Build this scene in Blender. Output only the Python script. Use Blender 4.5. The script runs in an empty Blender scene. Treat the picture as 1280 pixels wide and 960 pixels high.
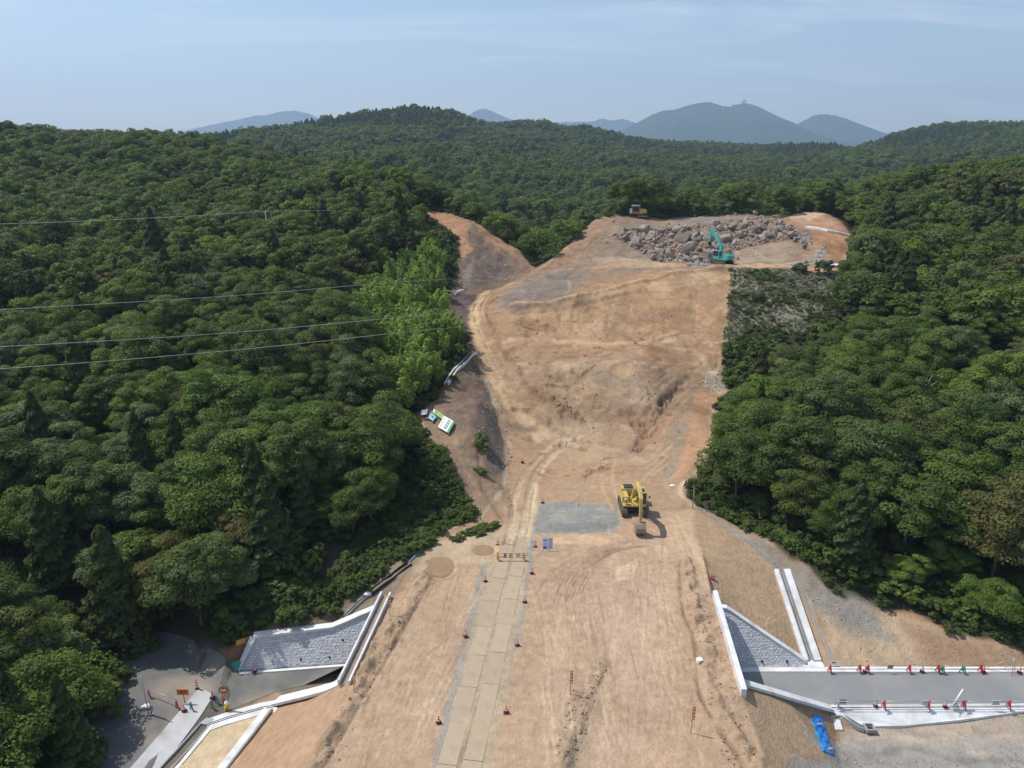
EXPO = 0.28
import bpy, bmesh, math, random
import numpy as np
from mathutils import Vector, Matrix, geometry
random.seed(7); rng = np.random.default_rng(7)
SC = bpy.context.scene; COL = SC.collection
F = 900.0; HC = 42.0; CP, SP = 0.94868, 0.31623           # focal length in photo pixels, camera height, pitch

def ray(u, v):
    a = (480 - v) / F
    return (u - 640) / F, CP + a * SP, -SP + a * CP
def PZ(u, v, z):
    x, f, up = ray(u, v); t = (z - HC) / up
    return (x * t, f * t, z)
def PY(u, v, Y, dz=0.0):
    x, f, up = ray(u, v); t = Y / f
    return (x * t, Y, HC + up * t + dz)

# ------------------------------------------------------------------ terrain control points
PTS = []; EDG = []
def line(*ps):
    i0 = len(PTS)
    PTS.extend(ps)
    EDG.extend((i, i + 1) for i in range(i0, len(PTS) - 1))
def pts(*ps): PTS.extend(ps)
T = -8.5                                                    # canopy to ground
# embankment top, left edge and the drop at the culvert
line((-14.6,22,0),(-13.9,40,0),(-13.6,48.4,0),(-13.3,51.3,0),(-12.5,58.3,0),(-12.1,60.4,-.1),(-11.4,63.8,0),(-9.6,70,0),(-7.2,73.5,0.1))
line((-14.1,48.9,-.6),(-17.2,50.6,-3.4),(-21.0,52.5,-5.9),(-21.9,48.5,-5.8),(-22.7,45,-5.6),(-24.2,36,-5.2),(-25,24,-5))
line((-13.75,51.2,-6),(-17.4,52.0,-6),(-21.1,52.8,-6),(-25.3,51.2,-6),(-26.4,50.1,-6),(-28.4,47,-6.2),(-32,36,-6.2))
line((-12.95,59.0,-6.05),(-16,59.0,-6.05),(-26.0,57.8,-6.05))
line((-12.5,61.4,-1.7),(-17.6,60.2,-3.4),(-25.0,59.0,-3.6),(-27.6,57.8,-4.9))
line((-30,56.5,-5.9),(-36,61.5,-5.8),(-40,66,-5.2))
pts((-31,50,-6),(-36,50,-6),(-38,45,-6.1),(-38,36,-6),(-42,56,-5.8),(-44,62,-5.2),(-40,58,-5.8),(-46,48,-5.6),(-50,38,-5),(-60,50,-2.5),(-60,30,-3),(-56,62,-2))
pts((-30,62,-3),(-24,62,-2),(-18,63,-1.8), PY(370,725,66), PY(450,700,68), (-34,70,-1),(-25,72,.2),(-18,75,.6),(-45,72,0),(-60,75,2),(-70,60,1.5))
pts(PY(540,645,77), PY(560,660,74.5), PY(520,560,90), PY(500,600,84), PY(545,575,85), PY(560,600,81.5))
# embankment right edge
line((17.4,22,0),(18.2,40,0),(18.45,46.5,0),(18.75,49,0),(19.35,57.6,0),(19.6,60.2,0),(20.6,68,0),(21.7,76,0),(22.4,78.5,0),(22.8,83,1.0))
line((19.15,49.2,-.7),(23.5,50.4,-3.2),(28.2,51.8,-5.9))
line((19.3,51.5,-6),(28,52.2,-6),(36,52.4,-6),(46.5,52.4,-6),(60,52.4,-6),(120,52.4,-5.5))
line((20.0,58.3,-6.05),(28.5,58.2,-6.05),(30.5,57.45,-6.0),(45,57.3,-6),(60,57.2,-6),(120,57.2,-5.5))
line((20.5,60.7,-1.5),(24.3,59.9,-3.5),(28.3,58.7,-5.7))
line((29.2,59.0,-5.8),(28.9,63,-4.0),(28.2,68,-2.0),(25.5,73,-.9),(22.9,78.3,-.05))
line((32.2,57.9,-5.9),(31,62,-4.4),(29.2,68.5,-2.0))
line((28.0,49.2,-7.1),(27,46.2,-6.2),(26,43.5,-5.2),(25,38,-3.6),(24,30,-2.2))
line((28.8,50.9,-6.85),(31,50.4,-7.0),(35,50.6,-6.9),(40,51.0,-6.65),(46.5,51.7,-6.25),(60,51.8,-6.2))
pts((35,49,-7.15),(45,49,-6.9),(30,45,-6.9),(40,42,-6.8),(60,46,-6.5),(32,38,-5.2),(32,30,-4.5),(60,30,-6),(100,45,-5))
pts(PY(1000,690,69), PY(920,640,78), PY(1060,790,61), PY(1270,800,59.8), PY(1160,818,58.6), PY(1100,770,63), (45,64,-3.8),(52,66,-3),(62,66,-2),(75,64,-1),(120,62,0))
pts((38,72,-.8),(50,78,0),(65,80,1),(85,80,3),(120,80,6),(32,82,1),(42,90,1.2),(60,95,2),(85,100,5),(60,115,4.5),(90,120,8),(120,110,10),(75,140,10),(110,150,17),(150,150,24))
pts(PY(890,600,86), PY(900,560,93), PY(915,520,102),(45,105,3.5))
# construction floor and the dug hill face
pts((0,30,0),(0,60,0),(-8,50,0),(8,50,0),(10,70,0),(-5,70,0),(15,76,0),(0,22,0))
pts(PY(640,640,77),PY(700,640,77.3),PY(780,640,77.3),PY(850,640,77.3),PY(660,600,86),PY(740,600,86),PY(820,600,85.5),
    PY(670,560,95.5),PY(740,558,96),PY(800,565,94),PY(850,595,86.5),PY(850,560,93.5),PY(885,560,92),PY(870,520,100),PY(830,520,101),
    PY(740,530,101),PY(680,525,102),PY(650,530,101.5),
    PY(640,500,107),PY(700,490,107),PY(760,495,105.5),PY(810,500,104),PY(850,490,108),PY(895,490,109),
    PY(620,460,116),PY(700,450,115),PY(780,450,113),PY(830,455,115.5),PY(870,455,117),PY(905,440,120.5),
    PY(605,430,124),PY(660,432,122),PY(740,428,123),PY(820,432,122),PY(880,428,123.5),
    PY(596,405,131),PY(640,400,130.5),PY(720,400,130),PY(800,395,131),PY(870,395,131),PY(908,395,131.5),
    PY(600,385,137),PY(640,378,137),PY(720,370,138),PY(800,360,141),PY(870,355,143),
    PY(610,368,144),PY(650,365,143),PY(640,353,155),PY(665,350,152),PY(700,352,149))
line(PY(690,343,156),PY(760,352,147.5),PY(830,342,151),PY(880,336,152.5),PY(911,334.5,153.5),PY(980,335.5,152.5),PY(1040,337,150.5),PY(1075,336,149))
pts(PY(720,325,167),PY(760,328,163),PY(800,325,165),PY(850,330,160),PY(900,328,161),PY(950,331,158),PY(1000,326,162),PY(1035,326,162))
pts(PY(780,305,176),PY(850,308,174),PY(900,310,172),PY(950,308,174),PY(990,310,173),
    PY(780,282,191),PY(840,288,187),PY(900,284,189),PY(960,288,187),PY(990,296,181))
line(PY(675,334,166),PY(690,322,172),PY(715,300,185),PY(735,280,197),PY(750,268,205),PY(770,267,210),PY(800,270,212),PY(830,269,213),PY(870,266,214),PY(920,262,216),PY(950,268,214),PY(975,275,209))
pts(PY(740,290,188),PY(730,310,176),PY(710,330,164))
line(PY(677,324,178,-6),PY(680,310,182,-12),PY(715,290,205,-14),PY(745,262,232,-22),PY(800,262,240,-26),PY(920,255,245,-24),PY(970,262,235,-14))
pts(PY(1000,264,217),PY(1018,257,220),PY(1040,268,213),PY(1066,291,192),PY(1060,300,185),PY(1045,325,165),PY(1010,288,188),PY(1020,310,174),PY(985,283,200),PY(1040,290,190))
pts(PY(1030,250,245,-8),PY(1070,270,215,-3),PY(1085,290,192,-2),PY(1075,325,165,-3))
# green cleared slope below the plateau
pts(PY(930,370,140,-.3),PY(980,370,139),PY(1030,365,142),PY(940,410,129,-.5),PY(990,400,131),PY(1040,390,133,-.5),PY(960,440,121,-2),PY(1070,380,136,-2),PY(920,460,116,-1))
# left cut slopes and haul road foot
line(PY(645,645,76.5),PY(632,600,86.2),PY(632,560,95),PY(622,520,103),PY(606,470,114),PY(594,435,122),PY(586,405,131),PY(588,382,139),PY(600,366,147),PY(625,356,155),PY(640,348,160))
pts(PY(600,650,76),PY(605,600,84.3,.3),PY(612,560,91.5,.3),PY(590,530,94.5),PY(570,560,88.5),PY(598,500,101),PY(565,500,100.5),PY(526,520,97.5),PY(555,475,108),PY(575,460,112),PY(592,440,118),
    PY(588,620,80),PY(575,590,84))
pts(PY(570,425,119,-.5),PY(545,385,135),PY(570,365,143),PY(565,400,129),PY(540,410,124,-1))
pts(PY(600,340,162),PY(570,335,165),PY(575,300,178),PY(610,320,172),PY(640,330,168),PY(555,280,190),PY(520,268,197),PY(590,290,184))
line(PY(505,258,206),PY(545,260,204),PY(590,270,197),PY(622,293,186),PY(650,312,177),PY(668,331,170))
line(PY(520,240,240,-9),PY(570,250,238,-12),PY(610,265,222,-14),PY(645,290,205,-15),PY(662,312,190,-12))
pts(PY(500,330,160,-1),PY(500,380,140,-2),PY(480,430,124,-3),PY(490,290,180,-2),PY(470,480,110,-3),PY(470,540,97,-4))
# forest ground, left
for u, L in {460:[(85,1),(100,3.5),(130,9),(170,18),(205,25),(225,28),(260,20),(330,6)],
             300:[(80,1.5),(100,4.5),(150,13),(200,20),(250,27),(300,34),(340,36),(420,22),(520,20)],
             140:[(75,1),(100,5),(150,14),(200,21),(250,30),(310,38),(360,36),(450,20)],
             -20:[(70,1.5),(100,6),(150,15),(200,23),(250,32),(300,43.5),(350,46),(450,30)],
             -220:[(60,1.5),(100,8),(150,17),(200,26),(300,44),(450,40),(600,30)]}.items():
    for Y, z in L: pts(((u - 640) / 900 / 1.0 * Y, Y, z))
# right forest
for u, L in {1090:[(175,12),(200,17),(235,23),(280,20),(360,5)],
             1180:[(150,15),(180,21),(215,27),(260,24),(340,6)],
             1290:[(120,11),(150,18),(185,27.5),(210,30),(260,26),(350,12)],
             1450:[(100,10),(150,26),(200,36),(300,30),(450,20)]}.items():
    for Y, z in L: pts(((u - 640) / 900 * Y, Y, z))
# valley and far hills (canopy pixel, distance)
def far_T(Y): return -8.5 if Y < 500 else -12.5
for u, v, Y in [(560,235,320),(620,290,300),(680,300,300),(740,275,330),(700,245,400),(820,268,350),(900,262,360),(980,255,340),(1040,235,360),
                (430,205,420),(520,190,470),(600,205,500),(700,206,560),(800,215,520),(900,212,560),(1000,215,520),(1100,208,520),
                (560,172,640),(640,178,680),(740,184,720),(860,196,700),(960,196,740),(1080,196,700),(1200,192,640),(1280,186,600),
                (100,165,520),(200,160,560),
                (240,150,720),(200,158,700),(300,157,700),(150,175,800),(380,151,760),(400,150,800),(430,142,840),(460,131,890),(490,120,920),(513,112,930),(535,116,930),(555,125,915),(578,142,880),(600,155,850),(620,162,820),
                (610,158,1000),(640,146,1050),(665,138,1100),(700,137,1130),(735,147,1150),(770,158,1150),(820,166,1200),(870,174,1250),(920,180,1300),(980,183,1300),(1040,180,1250),
                (800,178,900),(900,186,900),(1000,188,900),(1080,180,820),
                (1070,178,1000),(1100,164,1020),(1140,148,1050),(1190,139,1080),(1230,142,1080),(1290,148,1050),(1400,160,1000),
                (0,170,800),(-200,150,800),(1500,150,700)]:
    pts(PY(u, v+(3 if Y > 600 else 0), Y, far_T(Y)))
for x, y, z in [(-1600,1300,60),(-900,1300,60),(-300,1400,30),(0,1600,20),(600,1600,20),(1000,1500,35),(1700,1400,50),(-2500,200,60),(-400,0,20),(-120,10,0),(0,0,0),(120,10,-2),(400,0,30),
                (2500,200,60),(-7500,9000,20),(0,9000,10),(7500,9000,20),(-7500,-300,20),(7500,-300,20),(0,-300,0),(-3000,3000,30),(3000,3000,30),(0,3000,15)]: pts((x, y, z))

def axis(segs):
    """segs: list of (start, spacing) ending with (end, None); spacing grows linearly between the entries"""
    out = [segs[0][0]]
    while out[-1] < segs[-1][0]:
        x = out[-1]
        for (a, s), (b, t) in zip(segs[:-1], segs[1:]):
            if a <= x < b or b == segs[-1][0]:
                t2 = t if t is not None else s
                step = s + (t2 - s) * max(0, min(1, (x - a) / (b - a)))
                if a <= x < b: break
        out.append(x + step)
    return np.array(out)
xs_p = axis([(0,.14),(21,.15),(34,.26),(60,.42),(110,.9),(300,6),(1500,24),(7500,200),(7501,None)])
XS = np.concatenate([-xs_p[:0:-1], xs_p])
YS = np.concatenate([[-250,-120,-60,-30,-10,0,10,18,24,28,32,35], axis([(37,.15),(78,.16),(90,.25),(160,.32),(215,.5),(240,2),(400,6),(1500,18),(9000,220),(9001,None)])])
NX, NY = len(XS), len(YS)
GX, GY = np.meshgrid(XS, YS)

def tin_eval():
    v2 = [Vector((p[0], p[1])) for p in PTS]
    ov, oe, of, ovo, oeo, ofo = geometry.delaunay_2d_cdt(v2, EDG, [], 0, 1e-4)
    zz = []
    for i, orig in enumerate(ovo):
        if len(orig): zz.append(PTS[orig[0]][2])
        else: zz.append(None)
    bad = [i for i, z in enumerate(zz) if z is None]
    for i in bad:                                           # a crossing of two break lines
        d = sorted(((ov[i]-v2[j]).length, j) for j in range(len(v2)))[:2]
        zz[i] = (PTS[d[0][1]][2]*d[1][0] + PTS[d[1][1]][2]*d[0][0])/(d[0][0]+d[1][0])
        print('crossing break lines near', tuple(ov[i]))
    Z = np.zeros((NY, NX))
    for f in of:
        a, b, c = [(ov[i].x, ov[i].y, zz[i]) for i in f]
        i0, i1 = np.searchsorted(YS, [min(a[1],b[1],c[1])-1e-6, max(a[1],b[1],c[1])+1e-6])
        j0, j1 = np.searchsorted(XS, [min(a[0],b[0],c[0])-1e-6, max(a[0],b[0],c[0])+1e-6])
        if i1 <= i0 or j1 <= j0: continue
        X = GX[i0:i1, j0:j1]; Y = GY[i0:i1, j0:j1]
        d = (b[1]-c[1])*(a[0]-c[0]) + (c[0]-b[0])*(a[1]-c[1])
        if abs(d) < 1e-9: continue
        l1 = ((b[1]-c[1])*(X-c[0]) + (c[0]-b[0])*(Y-c[1]))/d
        l2 = ((c[1]-a[1])*(X-c[0]) + (a[0]-c[0])*(Y-c[1]))/d
        l3 = 1-l1-l2
        m = (l1 >= -1e-6) & (l2 >= -1e-6) & (l3 >= -1e-6)
        zf = l1*a[2]+l2*b[2]+l3*c[2]
        Z[i0:i1, j0:j1][m] = zf[m]
    return Z
# value noise, evaluated in world metres
def vnoise(X, Y, scale, seed=0):
    x = X/scale; y = Y/scale
    xi = np.floor(x).astype(np.int64); yi = np.floor(y).astype(np.int64)
    fx = x-xi; fy = y-yi; fx = fx*fx*(3-2*fx); fy = fy*fy*(3-2*fy)
    def h(a, b):
        n = (a*374761393 + b*668265263 + seed*1442695041) & 0xffffffff
        n = ((n ^ (n >> 13))*1274126177) & 0xffffffff
        return ((n ^ (n >> 16)) & 0xffff)/32767.5-1
    return (h(xi,yi)*(1-fx)+h(xi+1,yi)*fx)*(1-fy)+(h(xi,yi+1)*(1-fx)+h(xi+1,yi+1)*fx)*fy
def fbm(X, Y, scale, seed=0, oct=4, gain=.5):
    s = 0; a = 1; t = 0
    for k in range(oct):
        s = s + a*vnoise(X, Y, scale/2**k, seed+k*17); t += a; a *= gain
    return s/t
def sstep(a, b, x):
    t = np.clip((x-a)/(b-a), 0, 1); return t*t*(3-2*t)

ZT = tin_eval()

def blur(A, n):
    for _ in range(n):
        B = np.pad(A, 1, mode='edge')
        B = (B[:, :-2] + 2*B[:, 1:-1] + B[:, 2:])/4
        A = (B[:-2] + 2*B[1:-1] + B[2:])/4
    return A
w1 = sstep(74, 92, GY) ; w2 = sstep(34, 50, np.abs(GX))
w2 = np.maximum(w2, sstep(62, 75, GY)*sstep(28,40,np.abs(GX)))
wb = np.maximum(w1, w2)
Zs = blur(ZT, 14)
Zl = blur(ZT, 26)+ (sstep(300, 420, GY)*2.2*fbm(GX, GY, 60, 81, 3)+sstep(500, 800, GY)*3.2*fbm(GX, GY, 130, 83, 3))*(1-sstep(1500,2500,GY))
gul = np.abs(fbm(GX+30*fbm(GX, GY, 90, 85, 2), GY, 190, 87, 3))*2.2
Zl = Zl - sstep(300, 480, GY)*(1-sstep(1400, 2000, GY))*np.clip(17-42*gul, 0, 17)
wl = np.maximum(sstep(225, 260, GY), sstep(95, 130, np.abs(GX)))
Z = ZT*(1-wb) + Zs*wb
Z = Z*(1-wl) + Zl*wl
def sample(x, y, A=None):
    A = Z if A is None else A
    x = np.asarray(x, float); y = np.asarray(y, float)
    i = np.clip(np.searchsorted(YS, y)-1, 0, NY-2); j = np.clip(np.searchsorted(XS, x)-1, 0, NX-2)
    fy = np.clip((y-YS[i])/(YS[i+1]-YS[i]), 0, 1); fx = np.clip((x-XS[j])/(XS[j+1]-XS[j]), 0, 1)
    return (A[i,j]*(1-fx)+A[i,j+1]*fx)*(1-fy)+(A[i+1,j]*(1-fx)+A[i+1,j+1]*fx)*fy
def hit(u, v, tmin=30.0, tmax=3000.0):
    """first point of the bare terrain along the line of sight of a photo pixel"""
    x, f, up = ray(u, v)
    t = tmin*(tmax/tmin)**np.linspace(0, 1, 2600)
    d = HC+up*t - sample(x*t, f*t, ZB)
    k = np.nonzero(d < 0)[0]
    if not len(k) or k[0] == 0: return None
    a, b = t[k[0]-1], t[k[0]]; da, db = d[k[0]-1], d[k[0]]
    t = a+(b-a)*da/(da-db)
    return (x*t, f*t, float(sample(x*t, f*t, ZB)))
ZB = Z.copy()
# ------------------------------------------------------------------ materials
def mat(name, col, rough=.8, metal=0.0, var=.12, scale=3.0, bump=0.0, bscale=20.0, spec=.3, attr=None, detail=4, rnd=0.0, var2=0, scale2=8, dirt=None, dirt_scale=1.2, dirt_amt=.5, bdist=.02):
    m = bpy.data.materials.new(name); m.use_nodes = True
    nt = m.node_tree; N = nt.nodes; L = nt.links
    b = N['Principled BSDF']; b.inputs['Roughness'].default_value = rough; b.inputs['Metallic'].default_value = metal
    b.inputs['Specular IOR Level'].default_value = spec
    tc = N.new('ShaderNodeTexCoord')
    if attr:
        a = N.new('ShaderNodeAttribute'); a.attribute_name = attr; c = a.outputs['Color']
    else:
        a = N.new('ShaderNodeRGB'); a.outputs[0].default_value = (*col, 1); c = a.outputs[0]
    def mul(c, fac_socket, lo, hi):
        mr = N.new('ShaderNodeMapRange'); mr.inputs['From Min'].default_value = .25; mr.inputs['From Max'].default_value = .75
        mr.inputs['To Min'].default_value = lo; mr.inputs['To Max'].default_value = hi; L.new(fac_socket, mr.inputs['Value'])
        mx = N.new('ShaderNodeVectorMath'); mx.operation = 'SCALE'; L.new(c, mx.inputs[0]); L.new(mr.outputs[0], mx.inputs['Scale'])
        return mx.outputs[0]
    if var:
        n = N.new('ShaderNodeTexNoise'); n.inputs['Scale'].default_value = scale; n.inputs['Detail'].default_value = detail; n.inputs['Roughness'].default_value = .62
        L.new(tc.outputs['Object'], n.inputs['Vector']); c = mul(c, n.outputs['Fac'], 1-var, 1+var)
    if var2:
        n = N.new('ShaderNodeTexNoise'); n.inputs['Scale'].default_value = scale2; n.inputs['Detail'].default_value = 6; n.inputs['Roughness'].default_value = .75
        L.new(tc.outputs['Object'], n.inputs['Vector']); c = mul(c, n.outputs['Fac'], 1-var2, 1+var2)
    if dirt:
        n = N.new('ShaderNodeTexNoise'); n.inputs['Scale'].default_value = dirt_scale; n.inputs['Detail'].default_value = 5
        L.new(tc.outputs['Object'], n.inputs['Vector'])
        mr = N.new('ShaderNodeMapRange'); mr.inputs['From Min'].default_value = .45; mr.inputs['From Max'].default_value = .7; mr.inputs['To Max'].default_value = dirt_amt
        L.new(n.outputs['Fac'], mr.inputs['Value'])
        mx = N.new('ShaderNodeMix'); mx.data_type = 'RGBA'; L.new(mr.outputs[0], mx.inputs['Factor']); L.new(c, mx.inputs['A']); mx.inputs['B'].default_value = (*dirt, 1); c = mx.outputs['Result']
    if rnd:
        o = N.new('ShaderNodeObjectInfo'); mr = N.new('ShaderNodeMapRange'); mr.inputs['To Min'].default_value = 1-rnd; mr.inputs['To Max'].default_value = 1+rnd
        L.new(o.outputs['Random'], mr.inputs['Value']); mx = N.new('ShaderNodeVectorMath'); mx.operation = 'SCALE'; L.new(c, mx.inputs[0]); L.new(mr.outputs[0], mx.inputs['Scale']); c = mx.outputs[0]
    L.new(c, b.inputs['Base Color'])
    if bump:
        n = N.new('ShaderNodeTexNoise'); n.inputs['Scale'].default_value = bscale; n.inputs['Detail'].default_value = 5; n.inputs['Roughness'].default_value = .65
        L.new(tc.outputs['Object'], n.inputs['Vector'])
        bp = N.new('ShaderNodeBump'); bp.inputs['Strength'].default_value = bump; bp.inputs['Distance'].default_value = bdist
        L.new(n.outputs['Fac'], bp.inputs['Height']); L.new(bp.outputs[0], b.inputs['Normal'])
    return m

# ------------------------------------------------------------------ zones of soil, traced from the photo and laid on the terrain
def hp(u, v, far=226):
    for k in range(60):
        h = hit(u, v+k)
        if h is not None and h[1] < far: return h
    return None
def world_poly(px, far=226):
    return np.array([hp(u, v, far)[:2] for u, v in px])
def inside(poly, X, Y):
    r = np.zeros(X.shape, bool); n = len(poly)
    for i in range(n):
        x0, y0 = poly[i]; x1, y1 = poly[(i+1) % n]
        if y0 == y1: continue
        c = ((y0 > Y) != (y1 > Y)) & (X < (x1-x0)*(Y-y0)/(y1-y0)+x0)
        r ^= c
    return r
def segdist(poly, X, Y, closed=True):
    d = np.full(X.shape, 1e9); n = len(poly)
    for i in range(n if closed else n-1):
        x0, y0 = poly[i]; x1, y1 = poly[(i+1) % n]
        dx, dy = x1-x0, y1-y0; L2 = dx*dx+dy*dy+1e-9
        t = np.clip(((X-x0)*dx+(Y-y0)*dy)/L2, 0, 1)
        d = np.minimum(d, np.hypot(X-x0-t*dx, Y-y0-t*dy))
    return d
def window(P, pad):
    i0, i1 = np.searchsorted(YS, [P[:,1].min()-pad, P[:,1].max()+pad]); j0, j1 = np.searchsorted(XS, [P[:,0].min()-pad, P[:,0].max()+pad])
    return slice(max(i0-1,0), i1+1), slice(max(j0-1,0), j1+1)
FLOOR = (.062,.058,.034)
C = np.zeros((NY, NX, 3)); C[:] = FLOOR
BM = np.zeros((NY, NX))                                       # where the soil is bare: no trees
soft_n1 = fbm(GX, GY, 2.4, 5, 4); soft_n2 = fbm(GX, GY, 9, 9, 3)
def zone(px, col, soft=.5, wob=.8, amt=1.0, world=False, patch=0.0, pscale=3.0, seed=1, mask=True):
    P = np.array(px, float) if world else world_poly(px)
    s = window(P, soft+wob+1)
    X, Y = GX[s], GY[s]
    sd = segdist(P, X, Y); sd = np.where(inside(P, X, Y), sd, -sd) + wob*soft_n1[s]
    w = sstep(-soft, soft, sd)*amt
    if patch: w = w*sstep(-.25, .35, fbm(X, Y, pscale, seed, 4)+ (1-patch)*1.0-.4)
    C[s] = C[s]*(1-w[..., None]) + np.array(col)*w[..., None]
    if mask: BM[s] = np.maximum(BM[s], w)
    return s, w
def catmull(P, k=10):
    P = np.array(P, float); Q = np.vstack([2*P[0]-P[1], P, 2*P[-1]-P[-2]]); out = []
    for i in range(1, len(Q)-2):
        for t in np.linspace(0, 1, k, endpoint=False):
            a, b, c, d = Q[i-1], Q[i], Q[i+1], Q[i+2]
            out.append(.5*((2*b)+(-a+c)*t+(2*a-5*b+4*c-d)*t*t+(-a+3*b-3*c+d)*t**3))
    out.append(P[-1]); return np.array(out)
def stroke(px, width, col=None, amt=.6, dz=0.0, wob=.25, broken=0.0, world=False, seed=3, rough=0.0):
    """a strip of changed soil (and of height dz) along a line on the ground, width in metres"""
    P = catmull(np.array(px, float) if world else world_poly(px))
    s = window(P, width*2+wob*2)
    X, Y = GX[s], GY[s]
    d = segdist(P, X, Y, False) + wob*vnoise(X, Y, 1.3, seed)
    w = np.exp(-(np.maximum(d, 0)/width)**2*1.6)
    if broken: w = w*sstep(-.6, .5, fbm(X, Y, 2.2, seed+5, 3)+.5*(1-broken))
    amt = min(.95, amt*1.4)
    if col is not None: C[s] = C[s]*(1-amt*w[..., None]) + np.array(col)*(amt*w[..., None])
    if dz or rough: Z[s] += dz*w + rough*w*(fbm(X, Y, .7, seed+9, 3)+.3*vnoise(X, Y, .35, seed+11))

TAN=(.43,.305,.212); BRN=(.345,.23,.148); SAND=(.56,.43,.285); DARK=(.17,.125,.10); GREY=(.235,.228,.215); ORG=(.46,.27,.16); SLOPE=(.36,.262,.175); RED=(.31,.17,.11); GRAVEL=(.30,.285,.265)
SITE=[(300,1050),(345,880),(435,842),(482,757),(500,722),(545,672),(592,640),(572,600),(545,558),(522,522),(545,500),(590,446),(576,416),(546,388),(580,360),(576,300),(540,272),(510,264),
      (545,258),(590,270),(622,293),(650,314),(672,335),(690,323),(715,300),(740,277),(752,268),(800,270),(870,266),(930,263),(975,274),(1018,258),(1045,270),(1067,293),(1060,305),(1047,336),(912,337),(907,400),(902,440),(886,474),(915,488),(896,495),(888,560),(850,612),(865,632),(920,657),(975,688),(1010,712),(1040,745),(1100,762),(1150,768),(1180,788),(1278,812),(1500,825),(1500,1050)]
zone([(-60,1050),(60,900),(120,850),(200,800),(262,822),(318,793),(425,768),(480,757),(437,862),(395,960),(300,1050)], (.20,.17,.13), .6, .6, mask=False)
zone([(262,905),(345,866),(437,845),(395,960),(300,1050),(180,1050)], (.36,.26,.18), .3, .4)
zone(SITE, BRN, .35, .7)
# the grass and brush cleared slope right of the face, and bare ground under bushes
zone([(912,337),(1047,337),(1052,388),(1000,418),(940,408),(903,440),(900,430),(907,395)], (.205,.205,.15), .5, .6)
zone([(930,360),(1040,350),(1045,400),(960,400)], (.25,.225,.20), 1.5, 1.5, .8, patch=.5, pscale=5)
# top of the embankment
zone([(300,1050),(395,960),(437,860),(482,757),(552,690),(610,670),(650,640),(760,636),(862,640),(893,742),(930,865),(900,1050)], TAN, .6, 1.0)
zone([(560,700),(640,700),(600,960),(420,960),(470,850)], (.415,.30,.205), 1.5, 2, .6)
zone([(700,720),(840,720),(800,960),(680,960)], (.455,.335,.245), 2.0, 2.0, .7, patch=.6, pscale=6, seed=4)
zone([(825,640),(862,640),(882,735),(850,700)], SAND, .8, 1.6, .3)
# hill face
zone([(640,640),(850,640),(850,560),(780,540),(690,540),(655,570)], (.37,.26,.17), 1.5, 2)
zone([(600,440),(880,440),(880,500),(820,550),(700,540),(640,490)], (.355,.25,.165), 2, 3, .9)
zone([(640,380),(910,338),(905,430),(760,432),(620,428)], (.40,.27,.165), 1.5, 2.0)
zone([(700,450),(800,445),(800,500),(740,520),(700,500)], (.40,.305,.22), 2.5, 3, .8)
zone([(760,455),(860,470),(840,510),(790,520),(740,480)], (.30,.235,.18), 1.5, 2, .7)
zone([(800,340),(910,338),(905,360),(820,368)], (.50,.37,.24), 1.5, 1.5, .7, patch=.5)
for k, q in enumerate([(700,395,8),(800,410,7),(860,390,6),(760,470,7),(680,450,6),(850,440,6),(720,560,5)]):
    h = hp(q[0], q[1])
    a = np.linspace(0, 6.28, 12, endpoint=False); r = q[2]
    zone([(h[0]+r*math.cos(t)*1.3, h[1]+r*math.sin(t)) for t in a], [(.45,.32,.21),(.29,.19,.12),(.42,.25,.15)][k%3], 2.5, 3, .6, world=True, patch=.6, seed=k+3)
zone([(870,480),(900,492),(886,560),(850,600),(838,600),(858,540)], (.43,.265,.165), .6, .8)
zone([(855,500),(868,480),(858,545),(838,600),(828,580)], (.26,.225,.19), .8, 1, .6)
zone([(880,470),(905,450),(900,475),(918,490),(880,484)], (.42,.36,.31), .5, .8, .8)
# plateau, rubble slopes
zone([(640,352),(750,268),(970,264),(1000,300),(1000,336),(820,338),(700,350)], (.285,.225,.175), 1, 1.5)
zone([(640,352),(700,300),(750,268),(780,268),(750,300),(720,330)], (.30,.205,.14), 1, 1.5, .8)
zone([(622,380),(640,358),(700,338),(735,350),(700,378),(640,388)], (.215,.19,.18), 1, 1.8, .85)
zone([(740,322),(830,322),(900,330),(760,333)], (.42,.335,.255), 1, 1.5, .8)
zone([(840,268),(960,266),(985,290),(940,300),(860,296)], (.27,.245,.22), 1.5, 2, .8)
zone([(915,306),(985,300),(1000,310),(990,325),(920,330)], (.38,.30,.23), 1, 1.5, .8)
zone([(740,336),(1040,336),(1045,328),(920,332),(740,332)], (.47,.31,.19), .4, .8, .9)
zone([(1000,285),(1066,292),(1046,332),(1010,334),(1028,312)], ORG, .5, .8)
zone([(985,272),(1018,257),(1066,290),(1005,284)], (.43,.28,.19), .5, .8)
zone([(985,272),(1018,257),(1035,264),(1012,276)], (.58,.44,.32), .5, .8, .8)
zone([(985,330),(1030,308),(1036,322),(1010,332)], (.30,.29,.28), .5, .8, .8)
# haul road up the left flank
zone([(645,352),(620,358),(604,372),(596,385),(600,405),(625,470),(660,520),(700,545),(670,555),(640,520),(612,480),(598,440),(585,405),(584,380),(600,362),(625,352)], (.52,.38,.25), .5, .8)
stroke([(640,348),(618,352),(596,364),(582,384),(582,406),(594,445),(612,490),(640,536)], .45, (.24,.165,.115), .6, .05, .3, .2, rough=.2)
stroke([(650,364),(622,370),(608,385),(612,410),(636,450),(664,492),(700,522)], .5, (.23,.16,.11), .55, .25, .35, .2, rough=.3)
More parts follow.
